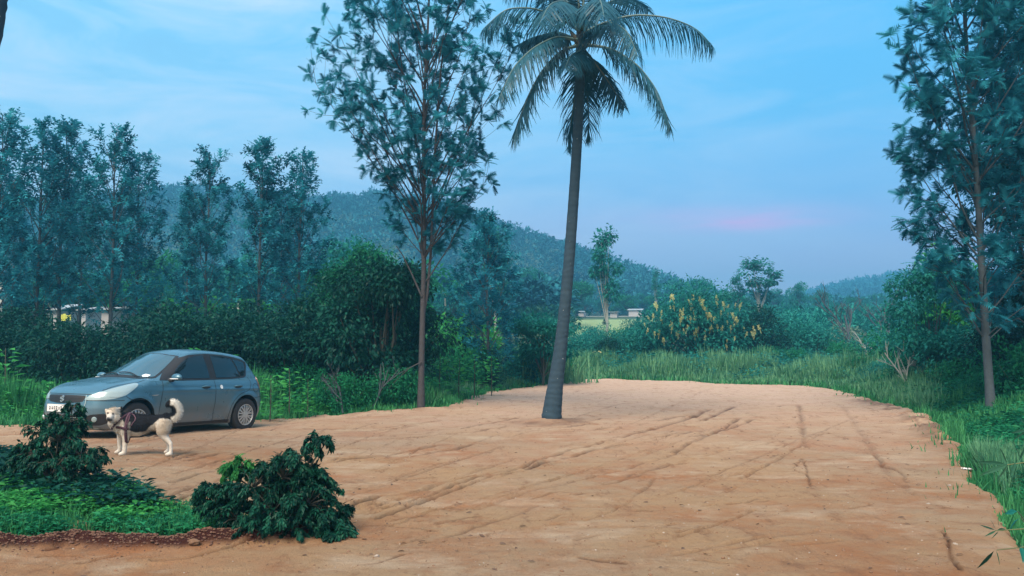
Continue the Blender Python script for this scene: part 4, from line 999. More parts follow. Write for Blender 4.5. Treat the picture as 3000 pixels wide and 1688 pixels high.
Wz = smooth_table([(.15, .74), (.25, .785), (.36, .81), (.50, .828), (.62, .838), (.72, .842), (.80, .835), (.88, .815), (.945, .785), (.97, .762), (1.1, .712), (1.25, .652), (1.36, .60), (1.44, .55), (1.55, .45)], w=9)
px_ = smooth_table([(0, -.055), (.25, -.02), (.6, 0), (1.0, .0), (2.9, 0), (3.3, -.012), (3.6, -.035), (3.85, -.07)], w=15)
WX = (.755, 3.185); WR = .305
def smax(a, b, k):
    h = np.clip(.5 + .5 * (a - b) / k, 0, 1); return b * (1 - h) + a * h + k * h * (1 - h)
def carF(p):
    x, y, z = p[:, 0], np.abs(p[:, 1]), p[:, 2]
    xs = x - (.26 * (y / .7)**2) * sstep(2.3, 1.7, x) * sstep(.75, 1.05, x) * 1.0
    crown = np.where(x < 1.0, .085 * (y / .8)**2.4, 0) * sstep(1.05, .8, x) + .055 * (y / .6)**2 * sstep(1.0, 1.6, x)
    # bonnet flutes rise slightly over the front wings
    crown = crown - .018 * np.exp(-((y - .60) / .14)**2) * sstep(.25, .5, x) * sstep(1.05, .9, x)
    top = (z - (zc(xs) - crown)) * .92
    dw = np.minimum(np.hypot(x - WX[0], z - WR), np.hypot(x - WX[1], z - WR))
    fl = .022 * np.exp(-((dw - .37) / .07)**2)
    wz = Wz(z) + px_(x) + fl - .075 * sstep(2.5, 3.7, x) * sstep(.93, 1.15, z) - .020 * np.exp(-((z - .38) / .10)**2) * sstep(1.1, 1.4, x) * sstep(2.8, 2.5, x)
    wz = wz + .010 * np.exp(-((z - .79) / .018)**2) * sstep(1.0, 1.4, x)
    side = y - wz
    front = (xf(z) + .13 * (y / .6)**2.2 + .20 * np.clip((y - .55) / .3, 0, 2)**2.4 - x) * .95
    rear = (x - (xr(z) - .07 * (y / .6)**2 - .16 * np.clip((y - .5) / .35, 0, 2)**2.4)) * .95
    bot = .165 - z + .05 * sstep(.5, 0, x)
    f = smax(top, side, .075 if False else .06)
    f = smax(f, front, .05); f = smax(f, rear, .07); return smax(f, bot, .03)
def boxgrid(lo, hi, h):
    lo = np.array(lo, float); hi = np.array(hi, float); V = []; Fq = []; n0 = 0
    N = np.maximum(2, np.round((hi - lo) / h).astype(int)); key = {}; out = []
    def vid(i, j, k):
        t = (i, j, k)
        if t not in key: key[t] = len(out); out.append(lo + (hi - lo) * np.array(t) / N)
        return key[t]
    nx, ny, nz_ = N
    for i in range(nx):
        for j in range(ny):
            Fq.append([vid(i, j, 0), vid(i, j + 1, 0), vid(i + 1, j + 1, 0), vid(i + 1, j, 0)]); Fq.append([vid(i, j, nz_), vid(i + 1, j, nz_), vid(i + 1, j + 1, nz_), vid(i, j + 1, nz_)])
    for i in range(nx):
        for k in range(nz_):
            Fq.append([vid(i, 0, k), vid(i + 1, 0, k), vid(i + 1, 0, k + 1), vid(i, 0, k + 1)]); Fq.append([vid(i, ny, k), vid(i, ny, k + 1), vid(i + 1, ny, k + 1), vid(i + 1, ny, k)])
    for j in range(ny):
        for k in range(nz_):
            Fq.append([vid(0, j, k), vid(0, j, k + 1), vid(0, j + 1, k + 1), vid(0, j + 1, k)]); Fq.append([vid(nx, j, k), vid(nx, j + 1, k), vid(nx, j + 1, k + 1), vid(nx, j, k + 1)])
    return np.array(out), np.array(Fq)
BV, BF = boxgrid((0, -.86, .15), (3.86, .86, 1.53), .024)
org = np.stack([np.clip(BV[:, 0], .75, 3.1), np.clip(BV[:, 1], -.42, .42), np.full(len(BV), .58)], 1)
dirv = BV - org; lo = np.zeros(len(BV)); hi = np.full(len(BV), 1.5)
for _ in range(26):
    mid = (lo + hi) / 2; f = carF(org + dirv * mid[:, None]); ins = f < 0; lo = np.where(ins, mid, lo); hi = np.where(ins, hi, mid)
CV = org + dirv * lo[:, None]
# relax the spacing a little while staying on the surface
body_acc = Acc(); body_acc.add(CV, BF)
bme = body_acc.mesh('body', [M['paint'], M['cardark']], True)
BVH = BVHTree.FromPolygons([Vector(v) for v in CV], [list(f) for f in BF])
car = empty('parked_car', (-7.161, 13.616, 1.6 - 1.529), (0, .03, -2.032 + PI), 'blue grey metallic hatchback parked on the red soil behind the dog', 'car')
car.location.z = 1.6 - 1.529 + .012
body = link('body', bme, car)
def cutter(x, s):
    a = Acc(); n = 56; th = np.arange(n) / n * 2 * PI; rr = .352
    ring = lambda y: np.stack([x + rr * np.cos(th), np.full(n, y), WR + .02 + rr * np.sin(th)], 1)
    V = np.vstack([ring(s * .52), ring(s * 1.1), [[x, s * .52, WR]], [[x, s * 1.1, WR]]]); i = np.arange(n); j = (i + 1) % n
    q = np.stack([i, j, n + j, n + i], 1); t1 = np.stack([j, i, np.full(n, 2 * n)], 1); t2 = np.stack([n + i, n + j, np.full(n, 2 * n + 1)], 1)
    if s < 0: q = q[:, ::-1]; t1 = t1[:, ::-1]; t2 = t2[:, ::-1]
    a.add(V, q, mat=0); a.V.append(np.zeros((0, 3))); a.L += [t1.ravel(), t2.ravel()]; a.C += [np.full(n, 3)] * 2; a.M += [np.zeros(n, int)] * 2; a.T.append(np.zeros(0))
    return link('cut', a.mesh('cut', M['cardark']))
cuts = [cutter(x, s) for x in WX for s in (-1, 1)]
for c in cuts:
    bm_ = bmesh.new(); bm_.from_mesh(c.data); bmesh.ops.recalc_face_normals(bm_, faces=bm_.faces); bm_.to_mesh(c.data); bm_.free()
    md = body.modifiers.new('arch', 'BOOLEAN'); md.operation = 'DIFFERENCE'; md.object = c; md.solver = 'EXACT'
    try: md.material_mode = 'TRANSFER'
    except Exception: pass
car_rot = (car.location.copy(), car.rotation_euler.copy()); car.location = (0, 0, 0); car.rotation_euler = (0, 0, 0)
bpy.context.view_layer.update()
dg = bpy.context.evaluated_depsgraph_get(); nm = bpy.data.meshes.new_from_object(body.evaluated_get(dg))
body.modifiers.clear(); body.data = nm; nm.name = 'body'
for c in cuts: bpy.data.objects.remove(c)
car.location, car.rotation_euler = car_rot
nm.polygons.foreach_set('use_smooth', np.ones(len(nm.polygons), bool))
try: nm.set_sharp_from_angle(angle=R(40))
except Exception: pass

def catmull(pts, n=8, closed=True):
    p = np.array(pts, float); m_ = len(p); out = []
    for i in range(m_ if closed else m_ - 1):
        p0, p1, p2, p3 = (p[(i - 1) % m_], p[i], p[(i + 1) % m_], p[(i + 2) % m_]) if closed else (p[max(i - 1, 0)], p[i], p[i + 1], p[min(i + 2, m_ - 1)])
        for k in range(n):
            t = k / n; out.append(.5 * ((2 * p1) + (-p0 + p2) * t + (2 * p0 - 5 * p1 + 4 * p2 - p3) * t * t + (-p0 + 3 * p1 - 3 * p2 + p3) * t**3))
    if not closed: out.append(p[-1])
    return np.array(out)
def proj(a2, plane, s):
    """2-D point -> point and normal on the body. plane 'side' (x,z) from side s, 'front' (y,z), 'rear' (y,z), 'top' (x,y)"""
    u, v = a2
    if plane == 'side': o, d = Vector((u, s * 2, v)), Vector((0, -s, 0))
    elif plane == 'front': o, d = Vector((-2, u, v)), Vector((1, 0, 0))
    elif plane == 'rear': o, d = Vector((6, u, v)), Vector((-1, 0, 0))
    elif plane == 'diag': o, d = Vector((u, v, 0)), None
    else: o, d = Vector((u, v, 4)), Vector((0, 0, -1))
    h = BVH.ray_cast(o, d)
    if h[0] is None: h = BVH.find_nearest(o + d * 2)
    n = h[1]
    if n.dot(d) > 0: n = -n
    return np.array(h[0]), np.array(n)
def patch3(poly, plane, s=-1, off=.004, step=.035, rim=True, name='x', mat=None, parent=None, smooth_n=0):
    poly = catmull(poly, smooth_n) if smooth_n else np.array(poly, float)
    bm = bmesh.new(); vs = [bm.verts.new((p[0], p[1], 0)) for p in poly]
    tr = tessellate_polygon([[Vector((p[0], p[1], 0)) for p in poly]])
    for t in tr:
        try: bm.faces.new([vs[i] for i in t])
        except ValueError: pass
    mn, mx_ = poly.min(0), poly.max(0)
    for ax in (0, 1):
        q = mn[ax] + step
        while q < mx_[ax] - .003:
            co = [0, 0, 0]; co[ax] = q; no = [0, 0, 0]; no[ax] = 1
            bmesh.ops.bisect_plane(bm, geom=bm.verts[:] + bm.edges[:] + bm.faces[:], plane_co=co, plane_no=no); q += step
    base = {}
    for v in bm.verts:
        h, n = proj((v.co.x, v.co.y), plane, s); base[v] = (h, n); v.co = Vector(h + n * off)
    if rim:   # close the edge back to the body so the part has thickness
        edges = [e for e in bm.edges if len(e.link_faces) == 1]; mp_ = {}
        for e in edges:
            for v in e.verts:
                if v not in mp_: h, n = base[v]; mp_[v] = bm.verts.new(Vector(h - n * .006))
        for e in edges:
            a, b = e.verts; bm.faces.new((a, b, mp_[b], mp_[a]))
    bmesh.ops.recalc_face_normals(bm, faces=bm.faces)
    me = bpy.data.meshes.new(name); bm.to_mesh(me); bm.free(); me.materials.append(mat); me.polygons.foreach_set('use_smooth', np.ones(len(me.polygons), bool))
    try: me.set_sharp_from_angle(angle=R(45))
    except Exception: pass
    return link(name, me, parent or car)
def strip(line, plane, s, w, off, name, mat, parent=None, closed=False, n=6):
    """a narrow band laid along a line on the body"""
    L_ = catmull(line, n, closed); m_ = len(L_); T_ = np.gradient(L_, axis=0); T_ /= np.linalg.norm(T_, axis=1, keepdims=True) + 1e-9; N_ = np.stack([-T_[:, 1], T_[:, 0]], 1)
    Vv = []
    for i in range(m_):
        for q in (-1, 1):
            h, n_ = proj(L_[i] + N_[i] * w / 2 * q, plane, s); Vv.append(h + n_ * off)
    a = Acc(); k = np.arange(m_ - 1 if not closed else m_) * 2; k2 = (k + 2) % (2 * m_)
    a.add(Vv, np.stack([k, k + 1, k2 + 1, k2], 1)); return link(name, a.mesh(name, mat, True), parent or car)

# windscreen and rear window follow the roof line: patches seen from above
ws = [(1.02, 0), (1.035, .25), (1.09, .48), (1.17, .62), (1.24, .655), (1.45, .60), (1.70, .535), (1.86, .49), (1.80, .30), (1.775, 0)]
ws = ws + [(x, -y) for x, y in ws[-2:0:-1]]
patch3(ws, 'top', off=.005, name='windscreen_surround', mat=M['cardark'], step=.05)
wi = [(1.045, 0), (1.06, .25), (1.115, .47), (1.185, .59), (1.25, .618), (1.45, .565), (1.69, .50), (1.815, .455), (1.765, .28), (1.745, 0)]
wi = wi + [(x, -y) for x, y in wi[-2:0:-1]]
wsc = patch3(wi, 'top', off=.009, name='windscreen', mat=M['screen'], step=.05)
patch3([(1.10, -.50), (1.155, -.565), (1.23, -.55), (1.20, -.46), (1.14, -.44)], 'top', off=.013, name='windscreen_sticker', mat=M['sticker'], rim=False, parent=car)
patch3([(.99, -.58), (1.05, -.60), (1.055, 0), (1.05, .60), (.99, .58), (.955, 0)], 'top', off=.006, name='wiper_cowl', mat=M['cardark'], step=.05)
for y0, y1 in ((-.50, .05), (.0, .52)):
    a = Acc(); pts = []
    for t in np.linspace(0, 1, 9):
        h, n = proj((1.03 + .05 * t + .05 * math.sin(t * 3), y0 + (y1 - y0) * t), 'top', 1); pts.append(h + n * .025)
    a.tube(pts, .009, 6, cap=True); link('wiper', a.mesh('wiper', M['cardark'], True), car)
patch3([(-.48, 1.02), (.48, 1.02), (.43, 1.30), (.40, 1.335), (-.40, 1.335), (-.43, 1.30)], 'rear', off=.006, name='rear_window', mat=M['carglass'])
for s in (-1, 1):
    # black band behind all side glass, then the panes
    patch3([(1.24, .955), (1.42, 1.09), (1.62, 1.23), (1.80, 1.335), (2.0, 1.393), (2.4, 1.42), (2.8, 1.405), (3.1, 1.368), (3.33, 1.318), (3.41, 1.28), (3.40, 1.20), (3.34, 1.10), (3.27, 1.02), (3.20, .995), (2.9, .975), (2.3, .958), (1.7, .95)], 'side', s, .006, .03, name='window_surround', mat=M['cardark'])
    fw = patch3([(1.52, .985), (1.60, 1.11), (1.78, 1.25), (1.94, 1.335), (2.15, 1.378), (2.30, 1.392), (2.325, 1.18), (2.335, .985)], 'side', s, .011, .03, name='front_side_window', mat=M['carglass'])
    rw = patch3([(2.49, .99), (2.48, 1.18), (2.47, 1.392), (2.75, 1.378), (2.98, 1.345), (3.07, 1.18), (3.10, 1.012), (2.8, .998)], 'side', s, .011, .03, name='rear_side_window', mat=M['carglass'])
    qw = patch3([(3.135, 1.02), (3.105, 1.18), (3.03, 1.335), (3.18, 1.31), (3.33, 1.275), (3.335, 1.18), (3.29, 1.085), (3.22, 1.03)], 'side', s, .011, .03, name='quarter_window', mat=M['carglass'])
    # headlamps: large, swept back along the wing
    hl = patch3([(.095, .655), (.16, .735), (.30, .80), (.50, .862), (.72, .905), (.80, .905), (.74, .855), (.60, .775), (.50, .715), (.36, .672), (.20, .650)], 'side', s, .007, .03, name='headlight', mat=M['lamp'], smooth_n=3)
    patch3([(.30, .70), (.36, .76), (.46, .77), (.50, .73), (.42, .695)], 'side', s, .012, .03, name='reflector', mat=M['lamp'], smooth_n=3, parent=hl)
    tl = patch3([(3.56, .985), (3.62, 1.00), (3.70, .90), (3.80, .74), (3.78, .70), (3.70, .74), (3.62, .84), (3.58, .92)], 'side', s, .012, .03, name='tail_light', mat=M['redlamp'], smooth_n=3)
    patch3([(3.60, .975), (3.64, .96), (3.70, .86), (3.67, .84), (3.63, .90)], 'side', s, .016, .03, name='lens', mat=M['plate'], smooth_n=2, parent=tl)
    # panel gaps
    for ln in ([(1.27, .945), (1.245, .80), (1.215, .62), (1.20, .45), (1.20, .28), (1.23, .22)], [(2.415, .95), (2.42, .80), (2.42, .5), (2.42, .235)],
               [(3.30, 1.0), (3.33, .88), (3.24, .76), (3.02, .69), (2.86, .56), (2.79, .40), (2.77, .24)], [(1.21, .235), (1.7, .228), (2.4, .228), (2.78, .235)],
               [(.52, .712), (.62, .655), (.86, .655)], [(3.40, .62), (3.60, .63), (3.78, .66)]):
        strip(ln, 'side', s, .009, .0025, 'panel_gap', M['seam'])
    strip([(.09, .645), (.25, .640), (.50, .645)], 'side', s, .010, .0025, 'panel_gap', M['seam'])
    # sill and lower bumper in dark plastic
    patch3([(1.13, .185), (1.13, .235), (2.0, .225), (2.80, .235), (2.80, .185)], 'side', s, .004, .06, name='sill', mat=M['cardark'])
    # handles
    for hx in (2.20, 2.98):
        h, n = proj((hx, .835), 'side', s); a = Acc()
        a.tube([h + n * .004 + np.array([-.095, 0, 0]), h + n * .030 + np.array([-.06, 0, .004]), h + n * .034 + np.array([.02, 0, .006]), h + n * .026 + np.array([.08, 0, 0]), h + n * .004 + np.array([.095, 0, -.004])], [.010, .014, .015, .013, .008], 8, cap=True)
        ho = link('door_handle', a.mesh('door_handle', M['paint'], True), car)
        patch3([(hx - .09, .815), (hx - .05, .852), (hx + .06, .855), (hx + .085, .82), (hx, .80)], 'side', s, .003, .04, name='handle_recess', mat=M['seam'], smooth_n=2, rim=False)
    # mirror
    a = Acc(); th = np.linspace(0, 2 * PI, 20, endpoint=False); ks = np.linspace(0, 1, 9); ring = []
    for k in ks:
        rr = math.sin(PI * (.06 + .88 * k))**.55; cx = 1.42 + .115 * (k - .35); 
        for t in th: ring.append((cx + .0 * t, s * (.93 + .115 * math.cos(t) * rr), 1.005 + .068 * math.sin(t) * rr * (1 if math.sin(t) > 0 else .85)))
    n_ = 20; ii = np.arange(8)[:, None] * n_; jj = np.arange(n_)[None]; j2 = (jj + 1) % n_
    a.add(ring, np.stack([ii + jj, ii + j2, ii + n_ + j2, ii + n_ + jj], -1).reshape(-1, 4))
    a.add(ring[:n_] + [(1.375, s * .93, 1.005)], [[q, (q + 1) % n_, n_] for q in range(n_)]); a.add(ring[-n_:] + [(1.50, s * .93, 1.005)], [[(q + 1) % n_, q, n_] for q in range(n_)])
    mo = link('wing_mirror', a.mesh('wing_mirror', M['paint'], True), car)
    a = Acc(); a.tube([(1.43, s * .74, .965), (1.43, s * .80, .95), (1.43, s * .86, .955)], [.035, .028, .026], 10, cap=True); link('mirror_foot', a.mesh('mirror_foot', M['cardark'], True), car)
    a = Acc(); a.tube([(1.372, s * .845, .985), (1.366, s * .93, .982), (1.385, s * 1.02, .984)], [.008, .011, .008], 6, cap=True); link('turn_signal', a.mesh('turn_signal', M['plate'], True), mo)
    # fog lamp recess
    fr_ = patch3([(s * .42, .27), (s * .50, .40), (s * .62, .43), (s * .755, .43), (s * .76, .33), (s * .68, .26)], 'front', s, .005, .03, name='fog_lamp_recess', mat=M['cardark'], smooth_n=2)
    h, n = proj((s * .60, .35), 'front', s); a = Acc(); t = np.linspace(0, 2 * PI, 16, endpoint=False)
    sd2 = np.cross(n, [0, 0, 1.]); sd2 /= np.linalg.norm(sd2); up2 = np.cross(sd2, n)
    V = [h + n * .02 + (sd2 * math.cos(q) + up2 * math.sin(q)) * .038 for q in t] + [h + n * .03] + [h + n * .0 + (sd2 * math.cos(q) + up2 * math.sin(q)) * .045 for q in t]
    a.add(V, [[q, (q + 1) % 16, 16] for q in range(16)]); a.add(V, [[17 + q, 17 + (q + 1) % 16, (q + 1) % 16, q] for q in range(16)])
    link('fog_lamp', a.mesh('fog_lamp', M['lamp'], True), fr_)
    # bright rising edge at the bumper corner
    strip([(.13, .20), (.20, .235), (.30, .29), (.345, .40)], 'side', s, .022, .006, 'bumper_edge', M['paint'])
# round sticker and wing badge on the near side
t = np.linspace(0, 2 * PI, 14, endpoint=False)
patch3([(2.56 + .032 * math.cos(q), .83 + .036 * math.sin(q)) for q in t], 'side', -1, .006, .03, name='round_sticker', mat=M['sticker'], rim=False)
patch3([(1.02, .705), (1.16, .713), (1.165, .722), (1.02, .716)], 'side', -1, .006, .03, name='side_badge', mat=M['chrome'], rim=False)
patch3([(3.45 + .075 * math.cos(q), .80 + .075 * math.sin(q)) for q in t], 'side', -1, .003, .03, name='fuel_flap', mat=M['paint'], rim=True)
strip([(3.45 + .080 * math.cos(q), .80 + .080 * math.sin(q)) for q in t], 'side', -1, .008, .0025, 'panel_gap', M['seam'], closed=True, n=2)
# nose
gr = patch3([(-.44, .715), (-.40, .625), (-.20, .598), (0, .592), (.20, .598), (.40, .625), (.44, .715), (.20, .722), (0, .725), (-.20, .722)], 'front', 1, .004, .04, name='grille', mat=M['cardark'])
for k in range(5):
    z_ = .612 + k * .022; w_ = .36 + .015 * k
    strip([(-w_, z_), (0, z_ - .004), (w_, z_)], 'front', 1, .005, .012, 'grille_bar', M['seam'], parent=gr)
lg = patch3([(-.40, .405), (-.36, .255), (0, .245), (.36, .255), (.40, .405), (0, .412)], 'front', 1, .004, .04, name='lower_grille', mat=M['cardark'])
for k in range(4):
    z_ = .275 + k * .035; strip([(-.365, z_), (0, z_ - .004), (.365, z_)], 'front', 1, .010, .016, 'grille_bar', M['lamp'], parent=lg)
strip([(-.62, .21), (-.35, .205), (0, .20), (.35, .205), (.62, .21)], 'front', 1, .018, .010, 'bumper_lip', M['lamp'])
for s in (-1, 1): strip([(s * .43, .72), (s * .455, .60), (s * .43, .45), (s * .41, .24)], 'front', 1, .012, .008, 'bumper_edge', M['lamp'])
strip([(-.58, .735), (-.3, .738), (0, .74), (.3, .738), (.58, .735)], 'front', 1, .009, .003, 'panel_gap', M['seam'])
strip([(.26, -.60), (.50, -.675), (.75, -.70), (.98, -.70)], 'top', 1, .009, .003, 'panel_gap', M['seam']); strip([(.26, .60), (.50, .675), (.75, .70), (.98, .70)], 'top', 1, .009, .003, 'panel_gap', M['seam'])
# badge: the bright angular S-shaped emblem
a = Acc(); sx_ = .052; S_ = [(.9, .35), (.9, .75), (.35, 1.0), (-.9, .45), (-.9, .05), (.25, -.35), (.25, -.45), (-.05, -.58), (-.5, -.30), (-.95, -.50), (-.35, -1.0), (.95, -.40), (.95, -.02), (-.25, .40), (-.25, .50), (.05, .62), (.45, .30)]
pt_ = [Vector((x * sx_, z * .055, 0)) for x, z in S_]; tri = tessellate_polygon([pt_]); V = []
for d_ in (.0, .012):
    for q in pt_:
        h, n = proj((0, .660), 'front', 1); V.append((h[0] - .014 - d_, -q.x, .660 + q.y))
n_ = len(pt_); a.add(V, [[i, j, k] for i, j, k in tri]); a.add(V, [[n_ + i, n_ + j, n_ + k] for i, j, k in tri]); a.add(V, [[i, (i + 1) % n_, n_ + (i + 1) % n_, n_ + i] for i in range(n_)])
link('badge', a.mesh('badge', M['chrome']), gr)
h, n = proj((0, .515), 'front', 1); a = Acc(); a.box((h[0] - .012, .06, .515), (.012, .50, .115)); np_ = link('number_plate', a.mesh('number_plate', M['plate']), car)
a = Acc(); r = np.random.default_rng(2)
for k, (y, w_) in enumerate([(-.14, .035), (-.09, .022), (-.03, .03), (.02, .024), (.08, .03), (.13, .02), (.18, .032), (.24, .026)]):
    a.box((h[0] - .020, y - .0, .515 + r.uniform(-.004, .004)), (.004, w_, .052 if k % 3 else .042)); a.box((h[0] - .0205, y, .515), (.005, w_ * .4, .018), mat=1)
link('plate_lettering', a.mesh('plate_lettering', [M['ink'], M['plate']]), np_)
# underside and wheels
a = Acc(); a.box((1.95, 0, .20), (3.3, 1.30, .06)); link('underbody', a.mesh('underbody', M['cardark']), car)
def wheel(x, s):
    g = empty('wheel', (x, s * .74, WR), (0, 0, 0 if s < 0 else PI)); g.parent = car
    n = 56; th = np.arange(n) / n * 2 * PI
    pr = [(-.095, .19), (-.10, .235), (-.098, .28), (-.080, .300), (-.03, .305), (.03, .305), (.080, .300), (.098, .28), (.10, .235), (.095, .19)]
    def lathe(pr, mat, name, m=n):
        a = Acc(); V = [(r_ * math.cos(t), y, r_ * math.sin(t)) for y, r_ in pr for t in th]; k = len(pr); i = np.arange(k - 1)[:, None] * n; j = np.arange(n)[None]; j2 = (j + 1) % n
        a.add(V, np.stack([i + j, i + j2, i + n + j2, i + n + j], -1).reshape(-1, 4)); return a
    link('tyre', lathe(pr, None, '').mesh('tyre', M['tyre'], True), g)
    a = lathe([(-.094, .193), (-.104, .196), (-.104, .183), (-.085, .176), (-.04, .170)], None, '')
    a.add([(0, -.045, 0)] + [(.19 * math.cos(t), -.045, .19 * math.sin(t)) for t in th], [[0, 1 + (q + 1) % n, 1 + q] for q in range(n)], mat=1)
    # curved double spokes and hub
    for q in range(8):
        for sg in (-1, 1):
            b0 = q * PI / 4 + sg * .20; b1 = q * PI / 4 + sg * .17; V = []
            for rr_, bb, w_ in ((.045, q * PI / 4 + sg * .30, .014), (.10, q * PI / 4 + sg * .24, .012), (.15, b0, .014), (.182, b1, .020)):
                for wq in (-1, 1):
                    V.append((rr_ * math.cos(bb) - wq * w_ * math.sin(bb), -.098 + .012 * (rr_ > .17), rr_ * math.sin(bb) + wq * w_ * math.cos(bb)))
            V2 = V + [(v[0], v[1] + .02, v[2]) for v in V]
            f = [[2 * k, 2 * k + 1, 2 * k + 3, 2 * k + 2] for k in range(3)] + [[2 * k, 2 * k + 2, 2 * k + 10, 2 * k + 8] for k in range(3)] + [[2 * k + 1, 2 * k + 9, 2 * k + 11, 2 * k + 3] for k in range(3)]
            a.add(V2, f)
    a.add([(0, -.104, 0)] + [(.058 * math.cos(t), -.100, .058 * math.sin(t)) for t in th] + [(.062 * math.cos(t), -.07, .062 * math.sin(t)) for t in th], [[0, 1 + (q + 1) % n, 1 + q] for q in range(n)])
    a.add([(.058 * math.cos(t), -.100, .058 * math.sin(t)) for t in th] + [(.062 * math.cos(t), -.07, .062 * math.sin(t)) for t in th], [[q, (q + 1) % n, n + (q + 1) % n, n + q] for q in range(n)])
    link('rim', a.mesh('rim', [M['rim'], M['cardark']]), g)
    return g
for x in WX:
    for s in (-1, 1): wheel(x, s)

# ------------------------------------------------------------------ the dog
DYo = float(at(355, 1334, .055)[1]); dk = DYo / F
dz0 = float(at(355, 1334, .055)[2])
dog = empty('dog', (P(400, 1300, DYo)[0], DYo, dz0), label='cream and black shepherd-type dog in a maroon harness standing before the car', cat='dog')
DO = np.array(dog.location)
def D(x, y, d=0.0):   # a point of the dog: drawn at zoom coordinates, d metres behind (+) or before (-) its middle plane
    u, v = x / 7.246 + 280, y / 7.246 + 1150
    return P(u, v, DYo + .09 + d) - DO
balls = []
def chain(pts, n=10):
    """pts: (x, y, depth, radius in metres)"""
    for a_, b_ in zip(pts[:-1], pts[1:]):
        pa, pb2 = D(*a_[:3]), D(*b_[:3])
        for k in range(n + 1):
            t = k / n; balls.append((pa * (1 - t) + pb2 * t, a_[3] * (1 - t) + b_[3] * t))
chain([(640, 640, 0, .122), (760, 655, 0, .135), (900, 665, 0, .130), (1040, 660, 0, .120), (1180, 640, 0, .102), (1300, 640, 0, .098), (1430, 630, 0, .104)], 8)   # trunk
chain([(700, 760, 0, .105), (900, 790, 0, .090), (1050, 740, 0, .080)], 6)                                  # deep chest
chain([(640, 620, 0, .115), (540, 590, -.02, .100), (470, 540, -.05, .088), (400, 490, -.09, .078)], 8)      # neck
chain([(470, 700, -.02, .085), (400, 620, -.06, .080), (600, 780, 0, .095)], 6)                              # ruff and chest front
chain([(410, 430, -.10, .072), (350, 425, -.14, .066), (318, 445, -.16, .058)], 6)                           # skull
chain([(470, 540, -.08, .070), (400, 540, -.13, .062)], 5)                                                   # cheeks and ruff
chain([(318, 500, -.19, .046), (296, 535, -.235, .038), (278, 560, -.265, .031)], 7)                         # muzzle
chain([(345, 575, -.18, .036), (315, 600, -.22, .026)], 5)                                                   # lower jaw
chain([(465, 410, -.09, .034), (505, 360, -.08, .026), (548, 308, -.07, .010)], 8)                          # ears laid back
chain([(480, 440, -.07, .034), (520, 390, -.06, .026), (552, 330, -.06, .012)], 8)
chain([(250, 400, -.14, .026), (222, 372, -.12, .016), (208, 352, -.12, .008)], 6)
NF = -.075; FF = .075     # near and far legs
chain([(660, 760, NF, .075), (640, 880, NF, .058), (640, 960, NF, .046), (630, 1060, NF, .034), (618, 1160, NF, .030), (612, 1250, NF, .029), (600, 1290, NF, .030)], 7)
chain([(600, 1292, NF, .030), (560, 1300, NF - .02, .028), (520, 1307, NF - .03, .023)], 5)
chain([(580, 780, FF, .070), (530, 900, FF, .046), (515, 1000, FF, .034), (510, 1100, FF, .029), (515, 1200, FF, .026), (505, 1245, FF, .027)], 7)
chain([(505, 1248, FF, .028), (465, 1262, FF - .02, .026), (430, 1272, FF - .02, .021)], 5)
chain([(1450, 660, NF, .098), (1440, 760, NF, .088), (1430, 860, NF, .064), (1480, 950, NF, .044), (1550, 1030, NF, .031), (1592, 1085, NF, .026)], 8)
chain([(1592, 1085, NF, .026), (1600, 1170, NF, .022), (1600, 1250, NF, .023), (1590, 1295, NF, .027)], 6)
chain([(1590, 1300, NF, .028), (1540, 1310, NF - .02, .026), (1505, 1314, NF - .02, .021)], 5)
chain([(1430, 660, FF, .09), (1400, 780, FF, .076), (1420, 880, FF, .056), (1480, 980, FF, .036), (1530, 1060, FF, .026), (1545, 1100, FF, .023)], 7)
chain([(1545, 1100, FF, .023), (1545, 1180, FF, .020), (1535, 1235, FF, .023)], 5)
chain([(1535, 1240, FF, .025), (1500, 1258, FF - .02, .024), (1475, 1268, FF - .02, .020)], 5)
chain([(1500, 540, 0, .066), (1590, 540, 0, .052), (1665, 540, .01, .055), (1715, 480, .02, .064), (1735, 400, .02, .066), (1722, 320, .01, .062), (1680, 255, 0, .056), (1610, 225, -.01, .048), (1545, 250, -.02, .038), (1515, 285, -.02, .020)], 7)
# one continuous skin: sample the blended distance field by casting rays from a voxel shell
bmx = bmesh.new()
for c, rr in balls:
    bmesh.ops.create_icosphere(bmx, subdivisions=2, radius=rr, matrix=Matrix.Translation(Vector([float(q) for q in c])))
# ears
def ear(base, tip, w, d):
    b, t_ = D(*base), D(*tip); sdv = np.array([w, 0, 0]); bk = np.array([0, d, 0.]); V = [b - sdv, b + sdv, t_, b + bk]
    vs = [bmx.verts.new(Vector([float(q) for q in v])) for v in V]
    for f in ((0, 1, 2), (1, 3, 2), (3, 0, 2), (1, 0, 3)): bmx.faces.new([vs[i] for i in f])
dm = bpy.data.meshes.new('body'); bmx.to_mesh(dm); bmx.free()
tmp = link('tmp', dm); rm = tmp.modifiers.new('r', 'REMESH'); rm.mode = 'VOXEL'; rm.voxel_size = .0085; rm.use_smooth_shade = True
sm = tmp.modifiers.new('s', 'SMOOTH'); sm.factor = .5; sm.iterations = 5
dg = bpy.context.evaluated_depsgraph_get(); db = bpy.data.meshes.new_from_object(tmp.evaluated_get(dg)); bpy.data.objects.remove(tmp)
nV = len(db.vertices); co_ = np.zeros(nV * 3); db.vertices.foreach_get('co', co_); co_ = co_.reshape(-1, 3)
